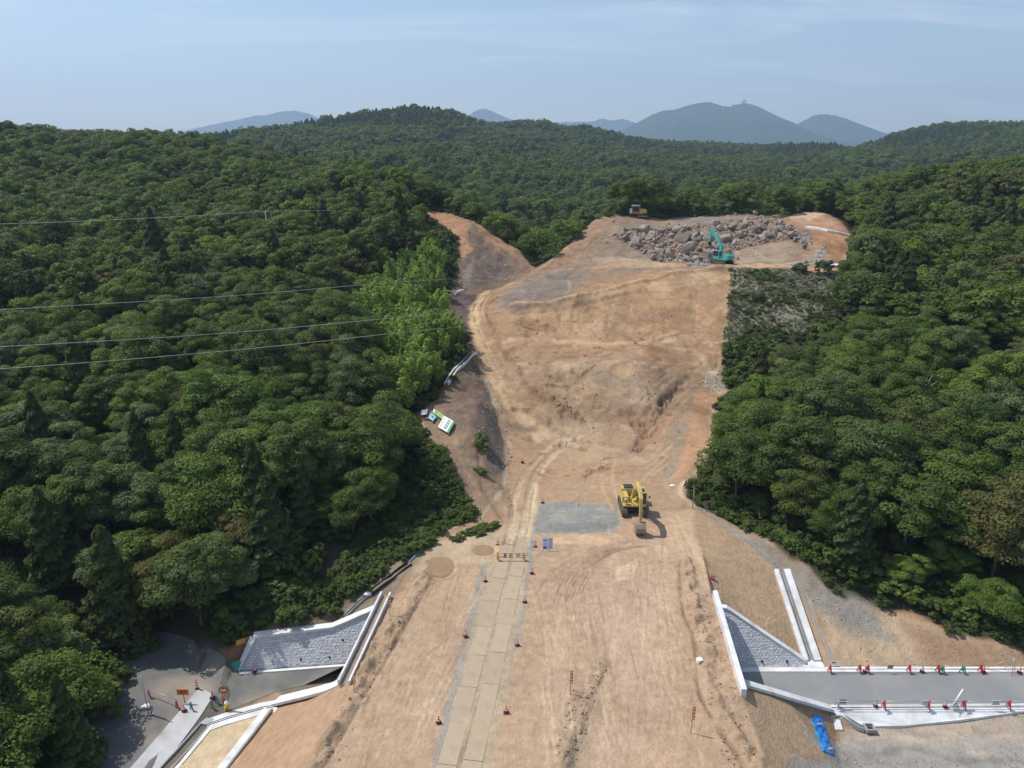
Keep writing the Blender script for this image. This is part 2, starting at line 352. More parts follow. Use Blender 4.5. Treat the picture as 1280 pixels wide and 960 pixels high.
# left cut slopes
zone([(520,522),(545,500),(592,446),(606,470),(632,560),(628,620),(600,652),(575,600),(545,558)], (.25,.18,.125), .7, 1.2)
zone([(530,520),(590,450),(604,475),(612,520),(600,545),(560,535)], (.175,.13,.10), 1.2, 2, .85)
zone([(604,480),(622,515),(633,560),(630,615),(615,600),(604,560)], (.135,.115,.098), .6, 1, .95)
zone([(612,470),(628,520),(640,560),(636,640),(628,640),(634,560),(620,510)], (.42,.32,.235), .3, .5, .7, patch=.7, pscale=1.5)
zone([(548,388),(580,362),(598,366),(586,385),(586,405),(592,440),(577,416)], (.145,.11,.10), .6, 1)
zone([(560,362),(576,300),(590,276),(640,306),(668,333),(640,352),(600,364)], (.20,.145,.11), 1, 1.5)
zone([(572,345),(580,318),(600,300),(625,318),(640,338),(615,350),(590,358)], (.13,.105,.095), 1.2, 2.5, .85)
zone([(596,288),(622,293),(668,334),(645,322),(610,300)], (.33,.22,.145), 1, 1.5, .8)
zone([(512,264),(545,258),(575,275),(590,310),(578,320),(575,298),(545,272)], (.43,.25,.16), .8, 1.2)
zone([(590,272),(622,293),(625,300),(600,288)], (.42,.25,.16), .8, 1.2, .8)
zone([(578,340),(592,318),(588,360),(577,362)], (.22,.20,.195), .6, 1, .8)
# slopes of the embankment
zone([(865,642),(920,662),(968,706),(1024,834),(1003,820),(905,757),(893,742)], (.39,.28,.185), .3, .3)
zone([(985,712),(1005,722),(1050,832),(1020,834)], (.40,.28,.18), .3, .3)
zone([(932,866),(1026,886),(1018,900),(1034,944),(985,952),(970,1050),(905,1050)], (.42,.30,.20), .4, .5)
zone([(1000,722),(1040,745),(1100,765),(1180,788),(1280,815),(1280,834),(1050,836)], (.42,.32,.225), .6, 1)
zone([(1010,730),(1100,765),(1110,800),(1060,790),(1020,760)], (.25,.24,.225), 1.2, 1.5, .85)
zone([(1130,780),(1190,795),(1280,818),(1280,836),(1160,830)], (.27,.17,.11), 1, 1.2, .7)
zone([(890,645),(975,690),(1020,725),(1010,745),(960,705),(900,658)], (.25,.215,.18), .6, 1)
zone([(1000,915),(1070,915),(1280,888),(1500,885),(1500,1050),(960,1050),(985,950),(1034,944)], (.335,.315,.285), .5, .8)
zone([(1060,910),(1180,900),(1280,888),(1280,915),(1150,935)], (.42,.335,.265), .8, 1.5, .7)
zone([(1040,935),(1150,935),(1250,950),(1150,960)], (.27,.265,.255), 1, 2, .8)
zone([(338,876),(435,850),(455,852),(395,960),(380,1050),(220,1050)], (.405,.275,.185), .3, .3)
zone([(267,904),(338,880),(282,960),(250,1000),(215,962)], (.56,.45,.31), .3, .5)
# left road surroundings
zone([(500,720),(560,665),(600,662),(640,655),(620,690),(560,690),(520,720)], (.44,.34,.245), .6, 1.2, .9)
zone([(420,765),(482,757),(545,675),(500,700),(455,740)], (.27,.22,.165), .6, 1, .9)
zone([(315,795),(340,780),(420,765),(425,780)], (.20,.165,.11), .5, 1, .9, mask=False)
zone([(262,820),(318,790),(300,840)], (.31,.17,.09), .5, .8, .8, mask=False)
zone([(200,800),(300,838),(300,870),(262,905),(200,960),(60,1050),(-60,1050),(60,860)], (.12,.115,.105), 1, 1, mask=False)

# grey gravel beside the plates and the pad
zone([(668,632),(700,628),(770,634),(776,655),(768,666),(700,668),(664,666)], (.255,.257,.24), .25, .5)
zone([(685,640),(765,638),(770,648),(690,650)], (.33,.31,.27), .3, .8, .7, patch=.5, pscale=1.5)
zone([(680,655),(760,655),(765,662),(690,664)], (.19,.20,.205), .3, .6, .6, patch=.5, pscale=1.5)
zone([(655,700),(664,668),(672,680),(660,730),(652,780),(632,870),(606,960),(600,1000),(588,1000),(622,860),(640,760)], (.27,.275,.265), .25, .5)
zone([(600,700),(590,760),(560,870),(540,960),(535,1000),(555,1000),(580,870),(604,760),(612,700)], (.29,.285,.27), .2, .4, .7)
zone([(612,700),(662,700),(610,1000),(548,1000),(575,860)], (.42,.335,.235), .3, .4)
stroke([(641,700),(625,780),(607,850),(590,905),(570,970),(555,1010)], .18, (.27,.215,.155), .7, 0, .06, .1)
zone([(648,640),(664,640),(660,700),(620,700)], (.49,.39,.27), .5, .6)
zone([(770,708),(784,706),(800,696),(792,724),(768,726)], SAND, .1, .25, .75)
zone([(815,682),(834,680),(838,705),(826,704)], SAND, .2, .4, .6)
zone([(880,700),(890,722),(882,722),(868,690)], SAND, .2, .3, .7)
zone([(680,812),(708,815),(700,835),(678,835)], SAND, .3, .5, .4)
zone([(685,668),(770,670),(760,682),(690,680)], (.55,.40,.26), .3, .7, .75)
zone([(560,668),(620,680),(640,700),(610,706),(556,706)], (.47,.36,.25), .3, .9, .7)
zone([(530,688),(548,694),(540,720),(530,716)], (.40,.29,.19), .3, .6, .7)
# macro relief of bare ground
face = sstep(96, 106, GY)*(1-sstep(235, 250, GY))*sstep(-55,-45,GX)*(1-sstep(100,110,GX))
Z += face*(.85*fbm(GX, GY, 11, 31, 4)+.16*fbm(GX, GY, 1.8, 33, 3)+.35*np.minimum(0, .45-np.abs(fbm(GX, GY, 7, 35, 3))*2))
topm = (1-sstep(72, 80, GY))*sstep(-13.5,-12,GX)*(1-sstep(17.5,18.5,GX))
Z += topm*(.05*fbm(GX, GY, 4, 41, 3)+.018*vnoise(GX, GY, .7, 43))
lc = np.zeros_like(Z)
for pl in ([(520,522),(545,500),(592,446),(606,470),(632,560),(628,620),(600,652),(575,600),(545,558)], [(560,362),(576,300),(590,272),(640,310),(668,335),(640,350),(600,362)], [(640,378),(650,350),(752,268),(780,285),(740,330)]):
    P_ = world_poly(pl); w_ = window(P_, 2); lc[w_] = np.maximum(lc[w_], inside(P_, GX[w_], GY[w_])*sstep(0, 2, segdist(P_, GX[w_], GY[w_])))
Z += lc*(.35*fbm(GX, GY, 3.2, 44, 4)+.12*fbm(GX, GY, .9, 45, 2))
C *= (1+.28*lc*fbm(GX, GY, 1.6, 46, 4))[..., None]
hillm = sstep(60, 75, GY)*(1-face)
Z += hillm*.5*fbm(GX, GY, 14, 51, 3)
low = (GX > 27)*(GY < 51.3)*1.0 * sstep(27, 30, GX)*(1-sstep(50.2,51.2,GY)); Z += low*.12*fbm(GX, GY, 3, 61, 4)
# ridges, ruts and tracks
DK=(.20,.145,.10)
stroke([(849,700),(853,760),(868,800),(873,860),(895,905),(935,965)], .17, DK, .85, -.16, .12, .15)
stroke([(858,700),(866,760),(880,800),(888,860),(912,905),(950,965)], .7, (.36,.26,.18), .5, .30, .5, rough=.45)
stroke([(870,740),(888,790),(905,850),(925,900)], .9, (.40,.29,.20), .5, .16, .6, rough=.2)
stroke([(548,706),(530,742),(492,808),(462,858),(440,898),(402,965)], .15, DK, .85, -.16, .12, .15)
stroke([(540,706),(520,745),(480,808),(452,850),(428,895),(390,965)], .7, (.34,.25,.17), .5, .28, .5, rough=.45)
stroke([(455,872),(425,905),(385,968)], .5, (.33,.24,.165), .6, .16, .4, rough=.25, seed=8)
stroke([(470,790),(448,850)], .8, (.36,.26,.18), .5, .16, .5, rough=.15)
stroke([(758,828),(748,850),(728,890),(706,955)], .35, (.27,.195,.14), .7, .22, .3, rough=.25)
stroke([(722,872),(712,900),(700,955)], .9, (.33,.245,.17), .6, .15, .5, rough=.2)
stroke([(735,870),(725,895),(712,955)], .8, (.36,.28,.21), .6, .05, .5)
for k in range(9):
    u0 = 668+k*7
    stroke([(u0-4,742-k*2),(u0+22,712-k*2),(u0+75,684-k*1.4)], .10, (.33,.23,.155), .55, -.03, .12, .5, seed=60+k)
for k in range(16):
    u0 = rng.uniform(690, 840); lean = rng.uniform(-6, 10); v0 = rng.uniform(700, 800)
    stroke([(u0-(960-v0)*.10,v0+rng.uniform(90,240)),(u0-4,v0+60),(u0+lean,v0),(u0+lean*2.2,v0-rng.uniform(10,60))], rng.uniform(.08,.16), [(.36,.26,.18),(.50,.38,.28)][k%2], .45, -.015, .1, .6, seed=80+k)
for k in range(12):
    u0 = rng.uniform(480, 590); v0 = rng.uniform(740, 900)
    stroke([(u0-26,v0+55),(u0-10,v0+20),(u0+12,v0-10),(u0+34,v0-26)], rng.uniform(.08,.15), [(.34,.245,.165),(.49,.37,.27)][k%2], .5, -.02, .12, .6, seed=110+k)
for off in (-1, 1):
    stroke([(834+off*5,640),(845+off*6,665),(862+off*6,700),(878+off*7,740),(900+off*7,830)], .14, (.36,.255,.17), .45, -.03, .1, .3)
    stroke([(800+off*4,680),(812+off*5,740),(806+off*6,830),(795+off*7,960)], .13, (.50,.375,.27), .35, -.02, .1, .5)
    stroke([(648,355),(620,360),(600+off*4,378),(600+off*5,405),(622+off*5,450),(650+off*6,495),(700+off*5,532),(760+off*4,560),(800,566)], .45, (.50,.36,.24), .5, -.10, .2, .25)
    stroke([(660+off*7,640),(662+off*8,600),(690+off*7,562),(720,550)], .45, (.50,.38,.26), .6, -.06, .2, .2)
    stroke([(763+off*6,570),(758+off*7,605),(772+off*6,640)], .30, (.47,.34,.23), .5, -.05, .2, .3)
for off in (-1, 1):                                         # the haul track running on from the plates into the cut
    stroke([(640+off*11,690),(650+off*11,655),(655+off*10,620),(668+off*9,585),(696+off*8,556),(724,545)], .55, (.60,.475,.335), .6, -.05, .1, .1)
    stroke([(640+off*11,690),(650+off*11,655),(655+off*10,620),(668+off*9,585),(696+off*8,556)], .12, (.29,.215,.15), .5, -.05, .1, .3)
stroke([(641,690),(650,655),(656,620),(669,585),(698,556)], .22, (.25,.19,.135), .6, .05, .12, .2)
stroke([(628,690),(634,655),(640,620),(652,590),(676,560)], .2, (.27,.195,.135), .6, .08, .15, .2, rough=.1)
for off in (-1, 1):
    stroke([(700+off*5,532),(650+off*6,495),(622+off*5,450),(600+off*5,405),(598+off*4,378),(618,360)], .13, (.22,.155,.105), .6, -.08, .15, .25)
stroke([(652,640),(655,600),(678,562),(700,548)], .3, (.30,.21,.14), .5, 0, .2, .4)
stroke([(612,428),(700,424),(760,430),(830,428),(880,405),(905,380)], .7, (.55,.40,.26), .55, .05, .5, .35)
stroke([(600,440),(650,436),(700,432)], .5, DK, .4, 0, .5, .4)
stroke([(640,384),(720,371),(800,352),(880,338),(912,336)], .7, (.55,.39,.25), .75, .7, .3, .2)
stroke([(640,392),(720,380),(800,362)], 1.1, (.27,.18,.12), .5, -.5, .6, .3)
stroke([(895,470),(905,440),(909,400),(912,340)], .6, (.48,.35,.23), .7, .15, .4, .2)
stroke([(895,470),(870,440),(850,438)], .6, (.50,.38,.26), .5, .1, .5, .3)
for k in range(60):                                         # narrow tyre and crawler marks over the embankment
    u0 = rng.uniform(670, 870); v0 = rng.uniform(700, 940); ln = rng.uniform(40, 150); lean = rng.uniform(-.35, .12); cv = rng.uniform(-6, 6)
    for o_ in (0, rng.uniform(7, 11)):
        stroke([(u0+o_-lean*ln*.5,v0+ln*.5),(u0+o_+cv,v0),(u0+o_+lean*ln*.5,v0-ln*.45)], rng.uniform(.05,.09), [(.31,.215,.145),(.54,.42,.31),(.34,.24,.16)][k%3], .5, -.02, .04, .55, seed=300+k)
for k in range(26):
    u0 = rng.uniform(455, 600); v0 = rng.uniform(725, 930); ln = rng.uniform(30, 110); lean = rng.uniform(.2, .6)
    if u0 > 640-(v0-640)*.30: continue
    for o_ in (0, 8):
        stroke([(u0+o_-lean*ln*.5,v0+ln*.5),(u0+o_,v0),(u0+o_+lean*ln*.5,v0-ln*.45)], rng.uniform(.05,.09), [(.30,.21,.14),(.53,.41,.30)][k%2], .55, -.03, .05, .5, seed=380+k)
for k in range(7):                                          # curved turning marks below the pad
    stroke([(690+k*6,760-k*3),(705+k*7,725-k*3),(735+k*7,700-k*2),(775+k*6,682)], .08, (.27,.185,.125), .6, -.05, .08, .35, seed=420+k, rough=.05)
for k in range(40):                                         # dark broken lumps and dozer edges on the face
    u0 = rng.uniform(630, 890); v0 = rng.uniform(400, 600); ln = rng.uniform(8, 30); sl = rng.uniform(-.7, .7)
    stroke([(u0-ln/2,v0-sl*ln/2),(u0+rng.uniform(-3,3),v0),(u0+ln/2,v0+sl*ln/2)], rng.uniform(.12,.3), [(.20,.13,.085),(.23,.155,.105)][k%2], .65, rng.uniform(-.1,.25), .5, .3, seed=440+k, rough=.35)
for k in range(24):                                         # broad darker patches of moist soil
    u0 = rng.uniform(640, 885); v0 = rng.uniform(380, 600)
    stroke([(u0-18,v0+rng.uniform(-6,6)),(u0,v0),(u0+20,v0+rng.uniform(-6,6))], rng.uniform(1.0,2.2), [(.27,.18,.115),(.31,.215,.15),(.44,.33,.235),(.36,.215,.125)][k%4], .42, 0, 1.2, .4, seed=490+k)
for k in range(46):                                         # grader and dozer scars on the face
    u0 = rng.uniform(640, 890); v0 = rng.uniform(385, 590); sl = rng.uniform(-.5, .5); ln = rng.uniform(14, 60)
    stroke([(u0-ln/2,v0-sl*ln/2),(u0,v0+rng.uniform(-3,3)),(u0+ln/2,v0+sl*ln/2)], rng.uniform(.15,.5), [(.26,.175,.115),(.50,.37,.26),(.30,.20,.13),(.44,.30,.19)][k%4], .55, rng.uniform(-.18,.12), .5, .5, seed=150+k, rough=.1)
for k in range(40):                                         # streaks running down the face
    u0 = rng.uniform(660, 905); v0 = rng.uniform(345, 420); ln = rng.uniform(12, 40)
    stroke([(u0,v0),(u0-rng.uniform(-2,5),v0+ln*.5),(u0-rng.uniform(-3,8),v0+ln)], rng.uniform(.12,.35), [(.28,.185,.12),(.50,.36,.24)][k%2], .4, rng.uniform(-.1,.05), .3, .5, seed=220+k)
stroke([(655,402),(690,408),(660,412)], 1.2, RED, .6, -.15, .8, .4, rough=.3)
stroke([(640,532),(668,536)], 1.3, (.19,.145,.115), .75, -.1, .6, .2)
stroke([(800,530),(812,545),(830,520)], 1.0, RED, .45, -.2, .8, .4, rough=.3)
stroke([(690,500),(720,524),(700,516)], .8, (.24,.165,.11), .6, .25, .6, .4, rough=.5)
stroke([(700,470),(740,500),(800,520),(840,500)], 1.0, (.26,.18,.12), .45, -.45, .8, .3, rough=.2)
stroke([(800,560),(812,530),(840,495),(860,470)], .9, (.25,.165,.105), .55, -.5, .6, .2, rough=.5)
stroke([(640,470),(690,462),(760,455),(820,462)], .8, (.52,.39,.28), .4, .3, .6, .3, rough=.2)
stroke([(636,505),(700,540),(760,556),(830,575)], .5, (.25,.17,.115), .45, .2, .5, .5, rough=.4)
for k in range(14):
    u0 = rng.uniform(805, 850); v0 = rng.uniform(480, 600)
    stroke([(u0-12,v0+14),(u0,v0),(u0+20,v0-18)], rng.uniform(.12,.3), [(.28,.195,.135),(.44,.32,.22)][k%2], .5, -.1, .3, .5, seed=270+k)
stroke([(900,486),(893,520),(888,562),(852,612),(866,634)], .5, (.52,.41,.31), .6, .1, .5, .2)
stroke([(520,526),(545,562),(572,604),(592,640),(548,672)], .45, (.46,.36,.26), .6, .05, .4, .2)
stroke([(604,645),(628,612),(632,560),(616,500),(600,455)], .35, (.44,.34,.25), .6, .05, .3, .3)
stroke([(596,545),(602,600),(612,625),(630,652)], .3, (.20,.14,.10), .6, -.15, .3, .3)
stroke([(548,512),(575,575),(600,632)], .5, (.33,.22,.15), .5, -.1, .4, .4)
stroke([(1067,292),(1062,306),(1050,330)], .4, (.60,.48,.36), .8, .05, .3)
stroke([(750,268),(715,300),(690,323),(672,336)], .8, (.42,.30,.20), .5, .1, .5)
stroke([(1030,312),(1000,326),(950,333),(920,334)], 1.0, (.46,.33,.22), .7, -.05, .5)
stroke([(1280,845),(1200,838)], .5, GREY, .5)
stroke([(1050,955),(1130,935),(1200,950),(1280,952)], .35, (.20,.195,.185), .5, -.06, .4, .3)
stroke([(1060,925),(1150,925),(1230,945)], .3, (.45,.39,.33), .5, .05, .4, .4)
stroke([(1110,905),(1160,920),(1250,915)], .3, (.24,.22,.20), .4, -.05, .4, .4)
C *= (1+(.10+.12*face)*fbm(GX, GY, 5, 71, 4)*(GY < 240))[..., None]
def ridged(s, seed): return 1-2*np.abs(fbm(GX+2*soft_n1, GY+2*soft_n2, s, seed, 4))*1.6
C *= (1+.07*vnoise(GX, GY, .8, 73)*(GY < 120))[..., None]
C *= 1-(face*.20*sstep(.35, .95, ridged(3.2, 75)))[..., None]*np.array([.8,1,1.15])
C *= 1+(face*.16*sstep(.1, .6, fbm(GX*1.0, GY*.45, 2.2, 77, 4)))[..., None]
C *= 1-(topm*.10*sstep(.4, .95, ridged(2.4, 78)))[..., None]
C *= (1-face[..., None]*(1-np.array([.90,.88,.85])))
C *= np.array([1.07,1.04,.97])
C = np.clip(C, .01, .8)

def grid_mesh(name, X, Y, Zz, col=None):
    ny, nx = X.shape
    me = bpy.data.meshes.new(name)
    v = np.stack([X, Y, Zz], -1).reshape(-1, 3)
    idx = np.arange(ny*nx).reshape(ny, nx)
    q = np.stack([idx[:-1,:-1], idx[:-1,1:], idx[1:,1:], idx[1:,:-1]], -1).reshape(-1, 4)
    me.vertices.add(len(v)); me.vertices.foreach_set('co', v.ravel().astype(np.float32))
    me.loops.add(q.size); me.loops.foreach_set('vertex_index', q.ravel().astype(np.int32))
    me.polygons.add(len(q)); me.polygons.foreach_set('loop_start', (np.arange(len(q))*4).astype(np.int32))
    me.polygons.foreach_set('use_smooth', np.ones(len(q), bool)); me.update(calc_edges=True)
    if col is not None:
        a = me.color_attributes.new('soil', 'FLOAT_COLOR', 'POINT')
        a.data.foreach_set('color', np.concatenate([col.reshape(-1, 3), np.ones((len(v), 1))], 1).ravel().astype(np.float32))
    return me
m_ground = mat('bare_soil_and_forest_floor', (1,1,1), .95, attr='soil', var=.20, scale=1.5, detail=14, bump=1.0, bscale=3.2, bdist=.16, spec=.12, var2=.15, scale2=15)
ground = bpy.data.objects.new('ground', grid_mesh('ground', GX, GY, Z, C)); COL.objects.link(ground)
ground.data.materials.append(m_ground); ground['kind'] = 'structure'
# ------------------------------------------------------------------ helpers for things and parts
def link(o, parent=None):
    COL.objects.link(o)
    if parent is not None: o.parent = parent
    return o
def tag(o, label=None, cat=None, group=None, kind=None):
    for k, v in (('label', label), ('category', cat), ('group', group), ('kind', kind)):
        if v: o[k] = v
    return o
def empty(name, loc, rz=0.0, **k):
    o = link(bpy.data.objects.new(name, None)); o.location = loc; o.rotation_euler = (0, 0, rz); o.empty_display_size = .3
    return tag(o, **k)
def copy_tree(o, parent=None):
    c = o.copy(); link(c, parent)
    for ch in o.children: copy_tree(ch, c)
    return c

# ------------------------------------------------------------------ foliage
def leaf_quads(P, Nn, size, r):
    n = len(P); a = r.normal(size=(n, 3)); t = np.cross(Nn, a); t /= np.linalg.norm(t, axis=1)[:, None]+1e-9; b = np.cross(Nn, t)
    s = (size*r.uniform(.7, 1.35, n))[:, None]; w = s*r.uniform(.55, .9, n)[:, None]
    v = np.stack([P-t*s*.5, P-b*w*.5+t*s*.08, P+t*s*.55, P+b*w*.5-t*s*.05], 1)
    return v.reshape(-1, 3)
def leaf_mesh(name, P, Nn, size, tint, r, material):
    v = leaf_quads(P, Nn, size, r); n = len(P)
    me = bpy.data.meshes.new(name)
    me.vertices.add(4*n); me.vertices.foreach_set('co', v.ravel().astype(np.float32))
    me.loops.add(4*n); me.loops.foreach_set('vertex_index', np.arange(4*n, dtype=np.int32))
    me.polygons.add(n); me.polygons.foreach_set('loop_start', (np.arange(n)*4).astype(np.int32)); me.update(calc_edges=True)
    a = me.color_attributes.new('tint', 'FLOAT_COLOR', 'POINT')
    t = np.repeat(tint, 4, axis=0); a.data.foreach_set('color', np.concatenate([t, np.ones((4*n, 1))], 1).ravel().astype(np.float32))
    me.materials.append(material); return me
def foliage_mat(name, ramp, gloss=.16, vary=.0):
    m = bpy.data.materials.new(name); m.use_nodes = True; nt = m.node_tree; N = nt.nodes; L = nt.links; b = N['Principled BSDF']
    o = N.new('ShaderNodeObjectInfo'); cr = N.new('ShaderNodeValToRGB'); cr.color_ramp.interpolation = 'LINEAR'
    el = cr.color_ramp.elements
    while len(el) < len(ramp): el.new(.5)
    for k, (p, c) in enumerate(ramp): el[k].position = p; el[k].color = (*c, 1)
    L.new(o.outputs['Random'], cr.inputs[0])
    a = N.new('ShaderNodeAttribute'); a.attribute_name = 'tint'
    mx = N.new('ShaderNodeMix'); mx.data_type = 'RGBA'; mx.blend_type = 'MULTIPLY'; mx.inputs['Factor'].default_value = 1
    L.new(cr.outputs[0], mx.inputs['A']); L.new(a.outputs['Color'], mx.inputs['B'])
    L.new(mx.outputs['Result'], b.inputs['Base Color']); b.inputs['Roughness'].default_value = .55; b.inputs['Specular IOR Level'].default_value = gloss
    tr = N.new('ShaderNodeBsdfTranslucent'); ms = N.new('ShaderNodeMixShader'); ms.inputs[0].default_value = .38
    hs = N.new('ShaderNodeVectorMath'); hs.operation = 'MULTIPLY'; hs.inputs[1].default_value = (1.3, 1.5, .7); L.new(mx.outputs['Result'], hs.inputs[0]); L.new(hs.outputs[0], tr.inputs['Color'])
    L.new(b.outputs[0], ms.inputs[1]); L.new(tr.outputs[0], ms.inputs[2]); L.new(ms.outputs[0], N['Material Output'].inputs['Surface'])
    return m
DG=(.088,.130,.030); MG=(.122,.172,.034); BG=(.104,.146,.044); LG=(.160,.220,.040); OG=(.118,.138,.038); PG=(.132,.164,.066)
m_leaf = foliage_mat('broad_leaves', [(0,DG),(.22,MG),(.4,BG),(.55,DG),(.66,OG),(.74,MG),(.82,LG),(.91,MG),(.955,PG),(1,(.140,.135,.045))])
m_leaf_bright = foliage_mat('bright_leaves', [(0,(.132,.196,.038)),(1,(.116,.178,.038))])
m_leaf_pale = foliage_mat('pale_leaves', [(0,(.140,.178,.078)),(1,(.150,.188,.070))])
m_needle = foliage_mat('conifer_needles', [(0,(.058,.094,.028)),(.5,(.072,.112,.028)),(1,(.10,.104,.034))], .2)
m_bamboo = foliage_mat('bamboo_leaves', [(0,(.22,.31,.055)),(.5,(.30,.39,.08)),(1,(.17,.25,.05))], .3)
m_shrub = foliage_mat('shrub_leaves', [(0,(.07,.105,.027)),(.3,(.10,.15,.032)),(.6,(.065,.095,.032)),(1,(.13,.18,.04))])
m_dry = foliage_mat('dry_brush', [(0,(.26,.24,.20)),(.4,(.20,.205,.14)),(.7,(.15,.185,.09)),(1,(.32,.29,.25))], .1)
m_bark = mat('bark', (.13,.11,.09), .9, var=.3, scale=5, bump=.5, bscale=14)
def unit(v): return v/(np.linalg.norm(v, axis=-1, keepdims=True)+1e-9)
def crown_mesh(name, seed, R, Hc, base, nblob, nleaf, size, material, flat=.62):
    """clumps of leaves over the upper part of an uneven ellipsoid; base = height of the crown's underside"""
    r = np.random.default_rng(seed); P=[]; Nn=[]; T_=[]
    ga = 2.39996
    for k in range(nblob):
        z = 1-(k+.5)/nblob*1.5; rr = math.sqrt(max(0, 1-z*z)); a = k*ga+r.uniform(-.4, .4)
        q = r.uniform(.5, 1.1)*(1+.22*math.sin(a*2+seed)+.12*math.sin(a*3+seed*2))
        c = np.array([rr*math.cos(a)*R*q*.80, rr*math.sin(a)*R*q*.80, base+Hc*.42+z*Hc*.46*q])
        br = R*r.uniform(.19, .38); n = int(nleaf*r.uniform(.7, 1.3)*(br/(R*.32))**2)
        d = unit(r.normal(size=(n, 3))); d[:, 2] = np.where(d[:, 2] < -.25, -d[:, 2], d[:, 2])
        shell = r.uniform(.72, 1.08, n)[:, None]
        p = c + d*shell*np.array([br, br, br*flat])
        P.append(p); Nn.append(unit(d*np.array([1, 1, 1.3]) + .36*r.normal(size=(n, 3)) + np.array([0, 0, .3])))
        h = r.uniform(.82, 1.2); T_.append(np.array([h*r.uniform(.93, 1.1), h, h*r.uniform(.85, 1.1)])*r.uniform(.85, 1.15, (n, 1)))
    return leaf_mesh(name, np.concatenate(P), np.concatenate(Nn), size, np.concatenate(T_), r, material)
def conifer_mesh(name, seed, R, Hc, base, nleaf, size, material):
    r = np.random.default_rng(seed); n = nleaf
    t = r.uniform(0, 1, n)**.75                                  # 0 top, 1 bottom
    a = r.uniform(0, 6.283, n); lobes = 1+.22*np.sin(a*5+t*30)+.16*np.sin(t*46+a)
    rad = R*(.06+.94*t**.85)*lobes*r.uniform(.72, 1.0, n)
    P = np.stack([rad*np.cos(a), rad*np.sin(a), base+Hc*(1-t)-rad*.18], 1)
    d = np.stack([np.cos(a), np.sin(a), np.full(n, .55)], 1)
    tint = np.ones((n, 3))*(r.uniform(.75, 1.25, (n, 1)))*(1+.2*np.sin(t*46+a))[:, None]
    return leaf_mesh(name, P, unit(d+.5*r.normal(size=(n, 3))), size, tint, r, material)
def bamboo_mesh(name, seed, R, Hc, base, nplume, nleaf, size, material):
    r = np.random.default_rng(seed); P=[]; Nn=[]; T_=[]
    for k in range(nplume):
        a0 = r.uniform(0, 6.283); ro = R*math.sqrt(r.uniform(0, 1))*.75; lean = r.uniform(0, 6.283); h = Hc*r.uniform(.7, 1.05); n = nleaf
        t = r.uniform(0, 1, n)
        arch = (t**2.2)*R*.55
        c = np.stack([ro*math.cos(a0)+arch*math.cos(lean), ro*math.sin(a0)+arch*math.sin(lean), base+h*(.25+.75*t)-(t**4)*.14*h], 1)
        w = R*.30*np.sin(np.clip(t*.9+.1, 0, 1)*math.pi)+.12
        d = unit(r.normal(size=(n, 3))); P.append(c+d*w[:, None]*r.uniform(.5, 1, (n, 1))); Nn.append(unit(d+np.array([0, 0, .5])+.4*r.normal(size=(n, 3))))
        T_.append(np.ones((n, 3))*r.uniform(.7, 1.2)*r.uniform(.85, 1.15, (n, 1)))
    return leaf_mesh(name, np.concatenate(P), np.concatenate(Nn), size, np.concatenate(T_), r, material)
def tube(bm, pts_, rad, seg=7, cap=True):
    pts_ = [Vector(p) for p in pts_]; rings = []
    for i, p in enumerate(pts_):
        d = (pts_[min(i+1, len(pts_)-1)]-pts_[max(i-1, 0)]).normalized()
        x = d.orthogonal().normalized() if i == 0 else (x0 - d*x0.dot(d)).normalized()
        x0 = x; y = d.cross(x); r = rad[i] if isinstance(rad, (list, tuple)) else rad
        rings.append([bm.verts.new(p+(x*math.cos(k*2*math.pi/seg)+y*math.sin(k*2*math.pi/seg))*r) for k in range(seg)])
    for a, b in zip(rings[:-1], rings[1:]):
        for k in range(seg):
            f = bm.faces.new((a[k], a[(k+1)%seg], b[(k+1)%seg], b[k])); f.smooth = True
    if cap:
        try: bm.faces.new(rings[0][::-1]); bm.faces.new(rings[-1])
        except ValueError: pass
def mesh_of(bm, name, *mats):
    bmesh.ops.recalc_face_normals(bm, faces=bm.faces[:])
    me = bpy.data.meshes.new(name); bm.to_mesh(me); bm.free()
    for m in mats: me.materials.append(m)
    return me
def trunk_mesh(seed, H, R, r0):
    r = random.Random(seed); bm = bmesh.new()
    top = Vector((r.uniform(-.5,.5), r.uniform(-.5,.5), H*.82))
    mid = Vector((r.uniform(-.25,.25), r.uniform(-.25,.25), H*.38))
    tube(bm, [(0,0,-1.2), (0,0,.3), mid, (mid+top)/2+Vector((r.uniform(-.2,.2),.1,0)), top], [r0*1.35, r0, r0*.72, r0*.5, r0*.15], 8)
    for k in range(6):
        a = k*1.05+r.uniform(-.3,.3); z0 = H*r.uniform(.32,.6); q = R*r.uniform(.5,.8)
        p0 = Vector((mid.x*.8, mid.y*.8, z0)); p2 = Vector((math.cos(a)*q, math.sin(a)*q, z0+H*r.uniform(.15,.3)))
        p1 = (p0+p2)/2+Vector((0,0,-.25))
        tube(bm, [p0, p1, p2], [r0*.42, r0*.3, r0*.1], 6)
    return mesh_of(bm, 'trunk', m_bark)

